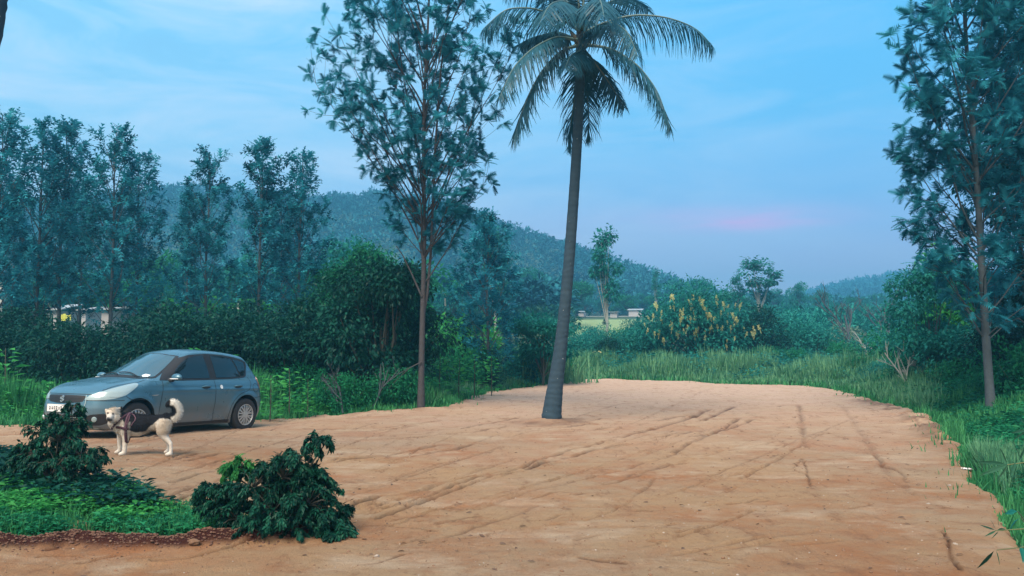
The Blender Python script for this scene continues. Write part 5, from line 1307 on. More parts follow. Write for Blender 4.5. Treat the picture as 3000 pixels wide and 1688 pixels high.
# back to the drawing plane to place the coat pattern (it stays with the animal)
W3 = co_ + DO; s_ = F / (DYo + .09); zx = (W3[:, 0] * s_ / 1.0)
pu = 1500 + (W3[:, 0] / (W3[:, 1] * cp + (W3[:, 2] - CAMZ) * sp)) * F; pv_ = 844 - ((-W3[:, 1] * sp + (W3[:, 2] - CAMZ) * cp) / (W3[:, 1] * cp + (W3[:, 2] - CAMZ) * sp)) * F
DXp, DYp = (pu - 280) * 7.246, (pv_ - 1150) * 7.246; DEP = co_[:, 1] - .09
nzz = 18 * fbm(co_[:, 0] * 40, co_[:, 2] * 40 + co_[:, 1] * 30, 5, 3)
Xd, Yd = DXp + nzz, DYp + nzz
cream = np.array([.56, .54, .49]); black = np.array([.014, .016, .022]); grey = np.array([.26, .27, .27]); tan_ = np.array([.52, .40, .27]); white = np.array([.66, .66, .62])
colv = np.tile(cream, (nV, 1))
def paint(mask, c): 
    global colv
    colv = colv * (1 - mask[:, None]) + c * mask[:, None]
low = np.interp(Xd, [430, 560, 640, 750, 900, 1040, 1150, 1250, 1350, 1500, 1600], [400, 560, 740, 830, 850, 820, 730, 640, 550, 550, 590])
sad = sstep(14, -14, Yd - low) * (Xd > 520) * (Xd < 1680)
paint(sad, black)
paint(sstep(560, 600, Xd) * sstep(760, 720, Xd) * sstep(20, -20, Yd - 790) * sstep(600, 640, Yd) * .75, grey)
tailm = (Xd > 1590) * (Yd < 640) * 1.0
paint(tailm, white); tin = np.hypot(Xd - 1590, Yd - 400)
paint(tailm * sstep(150, 110, tin) * (Yd > 260), black)
paint((Yd > 900) * 1.0 * sstep(900, 980, Yd) * .5, white)
paint(sstep(300, 340, Xd) * sstep(440, 410, Xd) * sstep(380, 330, Yd) * .5, tan_ * .8); paint(sstep(470, 430, Yd) * (Xd < 420) * (DEP < -.02) * .35, tan_)
paint(np.exp(-(np.hypot(Xd - 272, Yd - 572) / 52)**4) * (DEP < -.08) * .95, black * 1.2)
paint(np.exp(-(np.hypot((Xd - 325) / 1.6, Yd - 592) / 30)**4) * (DEP < -.06) * .9, black)
for ex, ey, er_ in ((262, 440, 23), (368, 452, 25)): paint(np.exp(-(np.hypot(DXp - ex, DYp - ey) / er_)**4) * (DEP < -.05), black)
paint(np.exp(-(np.hypot((Xd - 500) / 1.2, Yd - 385) / 45)**4) * .8, grey * .8)
paint(np.exp(-(np.hypot((Xd - 445) / 1.5, (Yd - 640)) / 45)**4) * .35, grey)
paint(sstep(.45, .7, vnoise(co_[:, 0] * 14, co_[:, 2] * 14, 3)) * (Xd > 1200) * (Yd < 900) * (Yd > low + 20) * .35, tan_ * .9)
paint((Yd > low + 5) * (Yd < 900) * (Xd > 560) * (Xd < 1250) * .25, grey)
colv *= (1 + .22 * fbm(co_[:, 0] * 60, co_[:, 2] * 60, 8, 2))[:, None]
ca = db.color_attributes.new('coat', 'FLOAT_COLOR', 'POINT'); ca.data.foreach_set('color', np.hstack([np.clip(colv, 0, 1), np.ones((nV, 1))]).astype(np.float32).ravel())
mdg, ntd, bd_ = newmat('dog_coat'); an = node(ntd, 'ShaderNodeVertexColor', layer_name='coat'); ntd.links.new(an.outputs[0], bd_.inputs['Base Color']); bd_.inputs['Roughness'].default_value = .9; bd_.inputs['Specular IOR Level'].default_value = .15
db.materials.clear(); db.materials.append(mdg); db.polygons.foreach_set('material_index', np.zeros(len(db.polygons), np.int32)); db.polygons.foreach_set('use_smooth', np.ones(len(db.polygons), bool))
dbo = link('body', db, dog); db.name = 'dog_body'
# coat hairs
no_ = np.zeros(nV * 3); db.vertices.foreach_get('normal', no_); no_ = no_.reshape(-1, 3)
r = np.random.default_rng(12); idx = r.choice(nV, min(nV, 15000), replace=False)
idx = idx[~((np.hypot(DXp[idx] - 300, DYp[idx] - 500) < 130) & (DEP[idx] < -.04))]
back = np.array([.8, 0, -.35]); tl_ = (Xd[idx] > 1590) & (Yd[idx] < 640)
hd_ = no_[idx] * .6 + np.where(tl_[:, None], 0, back * .8) + r.normal(0, .15, (len(idx), 3)); hl_ = np.where(tl_, .030, np.where(Yd[idx] > 880, .009, .026)) * r.uniform(.6, 1.2, len(idx))
hv = (np.array([(-.10, 0, 0), (.10, 0, 0), (0, 1, 0)]), np.array([(0, 1, 2)]))
fa = Acc(); Mx = frames(hd_, r) * hl_[:, None, None]; fa.scatter(*hv, Mx, co_[idx] - no_[idx] * .002, 0.5)
fm = fa.mesh('fur', mdg, False); c2_ = fm.color_attributes.new('coat', 'FLOAT_COLOR', 'POINT')
c2_.data.foreach_set('color', np.repeat(np.hstack([np.clip(colv[idx], 0, 1), np.ones((len(idx), 1))]), 3, axis=0).astype(np.float32).ravel()); link('fur', fm, dog)
# eyes, nose, tongue
DBV = BVHTree.FromPolygons([Vector(v) for v in co_], [list(p.vertices) for p in db.polygons])
def ontodog(x, y, off=0.0, dep=None):
    p = D(x, y, -.6); q = D(x, y, .2); d = Vector([float(c) for c in (q - p)]).normalized(); h = DBV.ray_cast(Vector([float(c) for c in p]), d)
    if h[0] is None: h = DBV.find_nearest(Vector([float(c) for c in D(x, y, -.05)]))
    return np.array(h[0]) + np.array(h[1]) * off
M['eye'] = simple('dark_eye', (.01, .01, .012), .1, coat=1); M['nose'] = simple('wet_nose', (.012, .013, .016), .25)
def blob(c, rr, name, mat, sc=(1, 1, 1)):
    bm = bmesh.new(); bmesh.ops.create_uvsphere(bm, u_segments=14, v_segments=10, radius=rr)
    for v in bm.verts: v.co = Vector((v.co.x * sc[0], v.co.y * sc[1], v.co.z * sc[2])) + Vector([float(q) for q in c])
    me = bpy.data.meshes.new(name); bm.to_mesh(me); bm.free(); me.materials.append(mat); me.polygons.foreach_set('use_smooth', np.ones(len(me.polygons), bool)); return link(name, me, dog)
blob(ontodog(262, 442, -.002), .009, 'eye', M['eye']); blob(ontodog(366, 452, -.002), .010, 'eye', M['eye'])
blob(ontodog(266, 560, -.006), .016, 'nose', M['nose'], (1.1, .8, .8))
# harness bands hug the body
M['harness'] = simple('maroon_webbing', (.040, .012, .028), .8, bump=.3, bscale=200); M['harness2'] = simple('pink_edging', (.12, .06, .09), .8)
def band(pts_fn, w, name, mat, off=.010, n=60, closed=True):
    C_ = [pts_fn(t) for t in np.linspace(0, 1, n, endpoint=not closed)]; S = []
    for c, ctr_ in C_:
        o = ctr_ + (c - ctr_) * 2.2; d = Vector([float(q) for q in (ctr_ - o)]).normalized(); h = DBV.ray_cast(Vector([float(q) for q in o]), d)
        S.append((np.array(h[0]) if h[0] is not None else c) - np.array(d) * off)
    S = np.array(S); 
    if closed:
        for _ in range(2): S = (np.roll(S, 1, 0) + 2 * S + np.roll(S, -1, 0)) / 4
    T_ = (np.roll(S, -1, 0) - np.roll(S, 1, 0)) if closed else np.gradient(S, axis=0); T_ /= np.linalg.norm(T_, axis=1, keepdims=True)
    ct = np.array([c[1] for c in C_]); N_ = S - ct; N_ -= T_ * (N_ * T_).sum(1, keepdims=True); N_ /= np.linalg.norm(N_, axis=1, keepdims=True); B_ = np.cross(T_, N_)
    V = np.vstack([S + B_ * w / 2, S - B_ * w / 2, S + B_ * w / 2 - N_ * .012, S - B_ * w / 2 - N_ * .012]); k = np.arange(n if closed else n - 1); k2 = (k + 1) % n
    a = Acc(); a.add(V, np.vstack([np.stack([k, k2, n + k2, n + k], 1), np.stack([k, 2 * n + k, 2 * n + k2, k2], 1), np.stack([n + k, n + k2, 3 * n + k2, 3 * n + k], 1)])); return link(name, a.mesh(name, mat, True), dog)
def ringfn(x0, y0, x1, y1, rad=.16):
    ctr_ = D((x0 + x1) / 2, (y0 + y1) / 2, 0); ax = D(x0, y0, 0) - ctr_; L = np.linalg.norm(ax); ax /= L; sd_v = np.array([0, 1., 0])
    return lambda t: (ctr_ + ax * L * math.cos(2 * PI * t) + sd_v * rad * math.sin(2 * PI * t), ctr_)
hb = band(ringfn(760, 460, 730, 960), .036, 'harness_girth', M['harness'])
hc = band(ringfn(700, 470, 440, 730, .15), .026, 'harness_collar', M['harness'])
band(ringfn(745, 462, 715, 955), .010, 'harness_edging', M['harness2'], off=.011)
def arc(pts):
    q = np.array(pts, float)
    def f(t):
        i = t * (len(q) - 1); a0 = int(min(i, len(q) - 2)); p = q[a0] * (1 - (i - a0)) + q[a0 + 1] * (i - a0); s = ontodog(p[0], p[1]); return s, s + np.array([0, .25, 0])
    return f
band(arc([(440, 735), (520, 745), (620, 770), (710, 775)]), .030, 'harness_chest_strap', M['harness'], closed=False, n=24)
band(arc([(775, 450), (815, 480), (852, 540), (835, 600), (790, 650), (760, 710)]), .009, 'harness_edging', M['harness2'], closed=False, n=24)
band(arc([(640, 700), (690, 640), (715, 560), (735, 480)]), .008, 'harness_edging', M['harness2'], closed=False, n=24)
# ------------------------------------------------------------------ grass and low growth round the clearing
def outside(n, ys, us, rng, power=.6, maxd=None, mind=-.15):
    y = ys[0] + (ys[1] - ys[0]) * rng.random(n)**power; u = rng.uniform(us[0], us[1], n); x = (u - 1500) / F * y
    ins = inpoly(x, y, dirt_poly); d = segdist(x, y, dirt_poly, True); sdv = np.where(ins, d, -d)
    k = sdv < -mind * -1 if False else sdv < mind
    if maxd: k &= sdv > -maxd
    return x[k], y[k], -sdv[k]
r = np.random.default_rng(500)
BLADE = (np.array([(-.035, 0, 0), (.035, 0, 0), (.028, .10, .5), (-.028, .10, .5), (0, .34, 1.0)]), np.array([(0, 1, 2), (0, 2, 3), (3, 2, 4)]))
def zrot(n, r, tilt=.25):
    a = r.uniform(0, 2 * PI, n); c, s = np.cos(a), np.sin(a); Z = np.zeros(n); O = np.ones(n); t = r.normal(0, tilt, n)
    Rz = np.stack([np.stack([c, -s, Z], -1), np.stack([s, c, Z], -1), np.stack([Z, Z, O], -1)], 1)
    ct, st = np.cos(t), np.sin(t); Rx = np.stack([np.stack([O, Z, Z], -1), np.stack([Z, ct, -st], -1), np.stack([Z, st, ct], -1)], 1)
    return Rz @ Rx
def grass(name, x, y, h, mat, label, seed, w=1.0, dz=-.03, cat='grass', soil=False):
    r = np.random.default_rng(seed); n = len(x); h = np.asarray(h) * r.uniform(.55, 1.25, n)
    Mx = zrot(n, r) * np.stack([np.full(n, 1.) * w * np.maximum(.35, y / 22), h, h], -1)[:, None, :]
    z = G(x, y) + dz; t = np.clip(.5 + .35 * fbm(x * .9, y * .9, 7, 3) + r.normal(0, .2, n), 0, 1)
    a = Acc(); a.scatter(*BLADE, Mx, np.stack([x, y, z], 1), t); return tag(a.build(name, M[mat]), label, cat, kind='stuff')
def height(x, y, d, lo=.15, hi=.75, dd=2.0): return (lo + (hi - lo) * np.clip(d / dd, 0, 1)) * (.40 + .95 * vnoise(x * .8, y * .8, 3)) * (.8 + .4 * vnoise(x * .2, y * .2, 13))
# left strip behind the car
x, y, d = outside(75000, (14, 27), (-350, 1330), r, .8, mind=.12); 
grass('grass', x, y, height(x, y, d, .25, 1.0, 2.0), 'grass', 'rough green grass along the left edge of the clearing', 1)
# middle and far strip: taller, paler
x, y, d = outside(150000, (20, 48), (1180, 2750), r, .8, maxd=9)
grass('tall_grass', x, y, height(x, y, d, .3, .9, 2.5), 'drygrass', 'tall pale grass along the far edge of the clearing', 2, w=.6)
x, y, d = outside(70000, (20, 48), (1180, 2750), r, .8, maxd=12)
grass('grass', x, y, height(x, y, d, .25, .7, 2.5), 'grass', 'green grass among the tall pale grass at the far edge', 3, w=.6)
# right side
x, y, d = outside(110000, (5, 30), (2350, 3500), r, .7, maxd=9, mind=.25)
grass('grass', x, y, height(x, y, d, .10, .50, 1.6), 'grass', 'lush green grass on the right of the clearing', 4)
xn, yn_, dn = outside(60000, (4.2, 16), (2700, 3900), r, 1.0, maxd=5, mind=.22)
grass('grass', xn, yn_, height(xn, yn_, dn, .08, .42, 1.2), 'grass', 'green grass close to the camera at the right edge', 41)
xn, yn_, dn = outside(2200, (5, 16), (2700, 3600), r, 1.0, maxd=5, mind=-.1)
weeds_near = (xn, yn_, dn)
kk = (y < 12) & (x > 3); xx, yy2, d2 = x[kk], y[kk], d[kk]
grass('pale_grass', xx, yy2, height(xx, yy2, d2, .06, .30, 1.2), 'drygrass', 'pale yellowish grass near the right edge of the picture', 5)

_n0 = 260000; _y = 6 + 34 * r.random(_n0)**.8; _u = r.uniform(-350, 3300, _n0); _x = (_u - 1500) / F * _y; _in = inpoly(_x, _y, dirt_poly); _x, _y = _x[_in], _y[_in]; _dd = segdist(_x, _y, dirt_poly[:len(edge)])
_kk = (r.random(len(_x)) < 1.6 * np.exp(-_dd / .16) * (vnoise(_x * 1.8, _y * 1.8, 17) > .42)) & (_dd < .8); _x, _y, _dd = _x[_kk], _y[_kk], _dd[_kk]
grass('creeping_grass', _x, _y, .22 * np.exp(-_dd / .5) + .06, 'grass', 'thin ragged grass creeping onto the rim of the bare soil', 45, w=.5, dz=.02)
_pc = at(2925, 1392); n_ = 9000; xp, yp = _pc[0] + r.normal(0, .42, n_), _pc[1] + r.normal(0, .75, n_)
_k = ~inpoly(xp, yp, dirt_poly); xp, yp = xp[_k], yp[_k]
grass('pale_grass', xp, yp, np.full(len(xp), .34), 'drygrass', 'patch of pale yellow green grass by the white scraps on the right', 44, w=.7)
# leafy weeds
def weed_tpl(seed, n, spread, ls, h):
    r = np.random.default_rng(seed); V = []; Fc = []
    for i in range(n):
        a = i * 2.4; zz = h * (.15 + .85 * (i + .5) / n); d = np.array([math.cos(a), math.sin(a), r.uniform(-.1, .5)]); p = np.array([math.cos(a), math.sin(a), 0]) * spread * r.uniform(.1, .9) * (1.1 - zz / h * .6) + [0, 0, zz]
        V.append(LEAF2[0] * ls * r.uniform(.7, 1.2) @ frames(d[None], r)[0].T + p); Fc.append(LEAF2[1] + 4 * i)
    return np.vstack(V), np.vstack(Fc)
WD1 = weed_tpl(1, 22, .20, .17, .55); WD2 = weed_tpl(2, 16, .16, .11, .22); WD3 = weed_tpl(4, 34, .16, .15, 1.0)
def weeds(name, x, y, s, tpl, mat, label, seed, dz=-.02, soilh=False, cat='undergrowth'):
    r = np.random.default_rng(seed); n = len(x); S = s * r.uniform(.6, 1.3, n); Mx = zrot(n, r, .12) * S[:, None, None]
    z = G(x, y) + dz
    a = Acc(); a.scatter(*tpl, Mx, np.stack([x, y, z], 1), np.clip(.45 + .35 * fbm(x * .7, y * .7, 9, 3) + r.normal(0, .22, n), 0, 1)); return tag(a.build(name, M[mat]), label, cat, kind='stuff')
x, y, d = outside(2600, (14, 27), (-350, 1330), r, .8, mind=-.35)
weeds('undergrowth', x, y, np.full(len(x), 1.0) * np.clip(.45 + d / 3, .4, 1.2), WD1, 'brightleaf', 'fresh green leafy weeds along the left edge of the clearing', 11)
x, y, d = outside(2600, (5.5, 30), (2350, 3500), r, .7, mind=-.3)
weeds('undergrowth', x, y, np.clip(.4 + d / 3, .35, 1.3), WD1, 'midleaf', 'leafy weeds under the right silver oak', 12)
x, y, d = outside(2600, (24, 50), (1250, 2750), r, .8, mind=-1.0)
weeds('undergrowth', x, y, np.clip(.5 + d / 4, .5, 1.5), WD1, 'tealleaf', 'bluish leafy weeds behind the far grass', 13)
x, y, d = outside(1800, (18, 30), (600, 1450), r, .8, mind=-.8)
weeds('undergrowth', x, y, np.clip(.6 + d / 4, .5, 1.4), WD1, 'midleaf', 'leafy undergrowth between the car and the palm', 14)
x, y, d = outside(700, (14, 26), (-350, 700), r, .8, mind=-1.2)
weeds('undergrowth', x, y, np.full(len(x), .8), WD1, 'midleaf', 'dark weeds in front of the hedge behind the car', 15)

weeds('undergrowth', weeds_near[0], weeds_near[1], np.clip(.3 + weeds_near[2] / 3, .3, .8), WD1, 'midleaf', 'leafy weeds close to the camera at the right edge', 16)
# single tall weeds one can tell apart
wr = empty('tall_weed', label='x', cat='weed'); wa = Acc(); wa.scatter(*WD3, np.eye(3)[None], [[0, 0, 0]], [.7]); wa.build('leaves', M['brightleaf'], wr)
wa = Acc(); wa.tube([(0, 0, -.1), (.01, 0, .5), (.0, .01, 1.0)], [.014, .01, .005], 5); wa.build('stem', M['twig'], wr)
WL = [(225, 1120, 16.8, 1.0, 'tall leafy weed standing left of the car bonnet'), (150, 1130, 17.2, .8, 'leafy weed in the hedge shade near the left edge'), (262, 1112, 17.6, 1.1, 'tall leafy weed just behind the front of the bonnet'), (560, 1020, 19.5, .9, 'weed tip showing over the car roof'), (665, 1040, 19.0, 1.1, 'leafy weed above the rear end of the car roof'),
      (795, 1100, 18.0, 1.2, 'bright weed beside the tail light of the car'), (850, 1080, 19, 1.2, 'tall bright weed right of the car'), (905, 1110, 19, .9, 'weed midway between the car and the oak sapling'), (1290, 1045, 23.5, 1.1, 'tall weed right of the oak trunk, first of three'), (1345, 1050, 24, 1.1, 'tall weed right of the oak trunk, middle of three'), (1390, 1045, 24.5, 1.1, 'tall weed right of the oak trunk, last of three'),
      (1440, 1045, 26, 1.1, 'pale stemmed weed under the young oak'), (20, 1020, 19, 1.2, 'tall weed at the very left edge in the shade')]
for i, (u, tv, Y, w_, lab) in enumerate(WL):
    x_ = P(u, 1000, Y)[0]; g0 = float(G(x_, Y)); h_ = 1.6 + (HOR - tv) * Y / F - g0
    if i == 0: wr.location = Vector([float(c) for c in onG(x_, Y)]); wr.scale = (h_ * w_, h_ * w_, h_); wr['label'] = lab; wr['group'] = 'tall weeds round the clearing'; o = wr
    else: o = copy_tree(wr, onG(x_, Y), i * 1.2, (h_ * w_, h_ * w_, h_), lab)
# clump of plumed tall grass left of the palm
a = Acc(); n = 900; c0 = at(1560, 1128); xx = c0[0] + r.normal(0, .9, n); yy2 = c0[1] + 1.0 + r.normal(0, .6, n)
a.scatter(*BLADE, zrot(n, r, .3) * (np.array([1.0, 1, 1]) * r.uniform(.7, 1.35, n)[:, None])[:, None, :], np.stack([xx, yy2, G(xx, yy2)], 1) - c0, np.clip(r.normal(.7, .2, n), 0, 1))
pg_ = empty('grass_clump', c0, label='clump of tall pale plumed grass just left of the palm trunk', cat='grass clump'); a.build('blades', M['drygrass'], pg_)

# ------------------------------------------------------------------ planted island in the left foreground
ISL = pxline([(-420, 1330), (-200, 1345), (0, 1352), (95, 1400), (205, 1436), (299, 1437), (384, 1450), (430, 1473), (452, 1499), (491, 1522), (589, 1529), (700, 1555), (815, 1590), (683, 1590), (555, 1597), (405, 1601), (277, 1587), (213, 1598), (0, 1602), (-420, 1606)])
def inisl(n, rng):
    px2 = np.array(ISL); x = rng.uniform(px2[:, 0].min(), px2[:, 0].max(), n); y = rng.uniform(px2[:, 1].min(), px2[:, 1].max(), n)
    jx_ = x + .10 * fbm(x * 3, y * 3, 2, 2); k = inpoly(jx_, y + .08 * fbm(x * 4, y * 4, 3, 2), ISL); return x[k], y[k]
x, y = inisl(60000, r); hh = .09 + .09 * vnoise(x * 1.5, y * 1.5, 5)
BL2 = BLADE
gz_ = np.array([0.055])
grass('grass', x[:26000], y[:26000], hh[:26000], 'grass', 'short green grass on the planted island', 21, w=.35, dz=.04)
x, y = inisl(14000, r)
_k = vnoise(x * 2.2, y * 2.2, 91) > .33; x, y = x[_k], y[_k]
weeds('ground_cover', x[:2600], y[:2600], np.full(len(x[:2600]), .50), WD2, 'midleaf', 'low leafy ground cover on the planted island', 22, dz=.04, cat='ground cover')
k = vnoise(x * 1.2, y * 1.2, 55) > .62; xx, yy2 = x[k][:1300], y[k][:1300]
weeds('ground_cover', xx, yy2, np.full(len(xx), .62), WD2, 'brightleaf', 'brighter green ground cover in patches on the planted island', 23, dz=.04, cat='ground cover')
k = (x < -3.0) & (y > 7.6); xx, yy2 = x[k][:700], y[k][:700]
weeds('ground_cover', xx, yy2, np.full(len(xx), .9), WD2, 'darkleaf', 'dark leafy growth round the foot of the small tree', 24, dz=.04, cat='ground cover')

def weep_shrub(name, label, base, blobs, stems, nleaf, ls, mat, cat, mats2=None, seed=0, trunk_r=.02):
    """shrub with hanging pointed leaves on arching twigs; blobs (u, v, depth, radius m, share)"""
    r = np.random.default_rng(seed); root = empty(name, base, label=label, cat=cat); b = np.array(base); wd = Acc()
    tot = sum(q[4] for q in blobs); acs = {}
    for (u, v, dp, R_, sh, *mm) in blobs:
        mm = mm[0] if mm else mat; lf = acs.setdefault(mm, Acc())
        c = P(u, v, b[1] + dp) - b
        st = np.array([r.normal(0, .04), r.normal(0, .04), .02]); mid = (st + c) / 2 + np.array([0, 0, .06]); wd.tube([st, mid, c], [trunk_r, trunk_r * .6, trunk_r * .3], 6)
        nt_ = max(6, int(R_ * 110)); n_each = max(3, int(nleaf * sh / tot / nt_))
        for t in range(nt_):
            d = r.normal(size=3); d /= np.linalg.norm(d); d[2] = d[2] * .8 + .15; tip = c + d * R_ * r.uniform(.65, 1.08); tip[2] = max(tip[2], .05)
            m_ = (c + tip) / 2 + np.array([0, 0, .12 * R_]); drop_ = tip + np.array([d[0], d[1], -.8]) * .05
            pth = np.array([c, m_, tip, drop_]); wd.tube(pth, [.006, .004, .003, .0015], 3)
            q = r.uniform(.3, 1, n_each)**.8 * 3; i0 = np.minimum(q.astype(int), 2); p = pth[i0] + (pth[i0 + 1] - pth[i0]) * (q - i0)[:, None]
            tan_d = pth[i0 + 1] - pth[i0]; tan_d /= np.linalg.norm(tan_d, axis=1, keepdims=True)
            dirs = tan_d * .35 + r.normal(0, .45, (n_each, 3)) + np.array([0, 0, -.75]) + d * .35
            S = ls * r.uniform(.65, 1.25, n_each); p[:, 2] = np.maximum(p[:, 2], .04)
            lf.scatter(*LEAF, frames(dirs, r) * S[:, None, None], p + r.normal(0, .008, (n_each, 3)), np.clip(r.uniform(.1, .7) + r.normal(0, .2, n_each), 0, 1))
    wd.build('stem', M['twig'], root, smooth=True)
    for mm, lf in acs.items(): lf.build('foliage' if mm == mat else 'young_foliage', M[mm], root)
    return root
s1 = onG(*at(172, 1470)[:2], .05)
weep_shrub('small_tree', 'small dark leafy tree standing on the green island in front of the car', s1,
  [(170, 1290, 0, .26, 1.6), (110, 1335, .05, .20, 1), (235, 1335, -.05, .20, 1), (165, 1370, -.1, .25, 1.4), (60, 1350, .1, .14, .5), (262, 1345, -.1, .10, .35), (200, 1240, 0, .16, .7), (212, 1195, .02, .07, .25), (130, 1275, .1, .16, .6), (185, 1330, .2, .22, 1)],
  None, 9000, .048, 'shrubleaf', 'tree', seed=5, trunk_r=.018)
s2 = onG(*at(835, 1588)[:2], .05)
weep_shrub('weeping_shrub', 'large glossy dark green shrub with hanging leaves in the left foreground', s2,
  [(830, 1400, 0, .23, 1.6), (880, 1345, .02, .15, .9), (930, 1300, .03, .10, .5), (960, 1290, 0, .06, .25), (740, 1430, -.05, .20, 1.3), (670, 1450, -.05, .14, .8), (615, 1440, .0, .10, .5), (585, 1445, .03, .06, .22), (800, 1500, -.1, .25, 1.8), (900, 1480, -.05, .25, 1.9), (955, 1520, -.02, .20, 1.6), (985, 1575, -.1, .12, .8), (700, 1520, -.1, .20, 1.2), (860, 1555, -.12, .20, 1.2), (650, 1510, .0, .14, .6), (700, 1370, .05, .11, .8, 'shrubnew'), (665, 1380, .08, .07, .35, 'shrubnew'), (760, 1540, -.15, .16, .8), (985, 1545, .05, .12, .6), (800, 1440, .25, .22, 1.2), (900, 1430, .25, .20, 1), (860, 1460, .05, .27, 2), (920, 1400, .05, .17, 1.2), (770, 1480, .05, .24, 1.6), (840, 1530, .05, .27, 2), (930, 1500, .1, .22, 1.5), (640, 1480, .05, .14, .8)],
  None, 44000, .042, 'shrubleaf', 'shrub', seed=6, trunk_r=.014)
# ------------------------------------------------------------------ bamboo reaching in from the right
M['bamboo'].name = 'bamboo_leaf'
bb = empty('bamboo_plant', onG(2.35, 3.1), label='bamboo with thin dark leaves reaching in from the right edge close by', cat='bamboo'); bo = np.array(bb.location)
ca_ = Acc(); lv = Acc()
for dx, dy, h_, ln_ in ((0, 0, 2.9, .10), (.18, .15, 3.3, .25), (.3, -.1, 2.6, .3), (.1, .3, 3.0, .4)):
    pth = [np.array([dx + ln_ * t * t * .3, dy, h_ * t - .05]) for t in np.linspace(0, 1, 12)]; ca_.tube(pth, np.linspace(.014, .006, 12) * (1 + .12 * (np.arange(12) % 2)), 8)
BLF = (np.array([(0, 0, 0), (.055, .25, .01), (.06, .5, 0), (.03, .8, -.03), (0, 1, -.07), (-.03, .8, -.03), (-.06, .5, 0), (-.055, .25, .01), (0, .25, -.01), (0, .5, -.02), (0, .8, -.05)]),
       np.array([(0, 1, 8), (0, 8, 7), (8, 1, 2), (8, 2, 9), (7, 8, 9), (7, 9, 6), (9, 2, 3), (9, 3, 10), (6, 9, 10), (6, 10, 5), (10, 3, 4), (5, 10, 4)]))
def spray(u0, v0, u1, v1, dpt, leaves):
    p0 = np.array([.05, 0, P(u0, v0, 3.1)[2]]) if u0 > 3000 else P(u0, v0, 3.1 + dpt) - bo; p1 = P(u1, v1, 3.1 + dpt) - bo
    ca_.tube([p0, (p0 + p1) / 2 + [0, 0, .03], p1], [.004, .003, .0018], 5)
    for (a0, b0, a1, b1) in leaves:
        q0 = P(a0, b0, 3.1 + dpt) - bo; q1 = P(a1, b1, 3.1 + dpt + r.normal(0, .03)) - bo; L_ = np.linalg.norm(q1 - q0); dr = (q1 - q0)[None]
        lv.scatter(*BLF, frames(dr, r, up=np.array([[.2, -1.0, .5]]) + r.normal(0, .25, (1, 3))) * L_, q0[None], [r.uniform(.1, .8)])
spray(3060, 1345, 2950, 1362, 0, [(2950, 1362, 2872, 1392), (2945, 1360, 2868, 1352), (2948, 1355, 2932, 1312), (2955, 1360, 2925, 1405), (2975, 1355, 2960, 1400), (2985, 1350, 3010, 1300), (2990, 1345, 2968, 1288), (2990, 1350, 3020, 1375)])
spray(3060, 1570, 2915, 1555, -.1, [(2915, 1553, 2868, 1537), (2916, 1550, 2904, 1522), (2918, 1555, 2885, 1572), (2925, 1556, 2905, 1580), (2922, 1553, 2952, 1550)])
spray(3060, 1600, 2920, 1612, -.05, [(2912, 1614, 2862, 1672), (2918, 1612, 2932, 1658), (2990, 1608, 2975, 1590), (3000, 1605, 3020, 1640)])
spray(3090, 1250, 3010, 1262, .1, [(3010, 1262, 2965, 1290), (3010, 1260, 2962, 1268), (3012, 1258, 2990, 1225), (3020, 1262, 3010, 1310)])
for k in range(70):
    p = np.array([.1 + r.uniform(-.1, .9), r.uniform(-.3, .5), r.uniform(.6, 3.0)])
    ca_.tube([np.array([.02 if k % 2 else .2, .0 if k % 2 else .15, p[2] - .12]), p * [.6, .6, 1] + [0, 0, .02], p], [.003, .0025, .0015], 4)
    for q in range(5):
        d = r.normal(0, 1, (1, 3)); d[0, 2] -= .4; lv.scatter(*BLF, frames(d, r) * r.uniform(.09, .15), (p + r.normal(0, .03, 3))[None], [r.uniform(.1, .8)])
ca_.build('cane', M['bamboocane'], bb, smooth=True); lv.build('leaves', M['bamboo'], bb)
# broad bluish leaves under the bamboo at the edge
lp2 = empty('leafy_plant', onG(2.75, 4.2), label='bluish green broad-leaved plant cut by the right edge under the bamboo', cat='plant'); l0 = np.array(lp2.location); la_ = Acc(); sa_ = Acc()
for k in range(16):
    u, v = r.uniform(2975, 3120), r.uniform(1490, 1600); q1 = P(u, v, 4.2 + r.normal(0, .12)) - l0; sa_.tube([(0.05, 0, 0), q1 * [.6, .6, .8], q1], [.008, .005, .002], 4)
    dr = np.array([[r.normal(-.3, .5), r.normal(-.4, .4), r.normal(-.2, .3)]]); la_.scatter(*LEAF, frames(dr, r) * r.uniform(.05, .09), q1[None], [r.uniform(.1, .6)])
sa_.build('stem', M['twig'], lp2); la_.build('leaves', M['tealleaf'], lp2)

# ------------------------------------------------------------------ litter, stones, fallen leaves
M['stone'] = simple('pale_stone', (.36, .32, .28), .85, bump=.5, bscale=30, var=.2); M['paper'] = simple('white_scrap', (.72, .74, .76), .7); M['clod'] = simple('soil_clod', (.20, .12, .075), .95, bump=.6, bscale=25, var=.3)
M['deadleaf'] = simple('dead_leaf', (.10, .06, .04), .8, var=.4)
def rockmesh(seed, mat, name, flat=.5):
    rr = np.random.default_rng(seed); bm = bmesh.new(); bmesh.ops.create_icosphere(bm, subdivisions=3, radius=1)
    for v in bm.verts:
        c = v.co; k = 1 + .22 * math.sin(c.x * 3 + seed) * math.cos(c.y * 2.7 - seed) + .12 * math.sin(c.z * 6 + c.x * 5 + seed * 2); v.co = Vector((c.x * k * 1.2, c.y * k * .9, c.z * k * flat))
    me = bpy.data.meshes.new(name); bm.to_mesh(me); bm.free(); me.materials.append(mat); me.polygons.foreach_set('use_smooth', np.ones(len(me.polygons), bool)); return me
RM = [rockmesh(k, M['stone'], 'stone') for k in (1, 2)]; CM = rockmesh(5, M['clod'], 'soil_clod', .6)
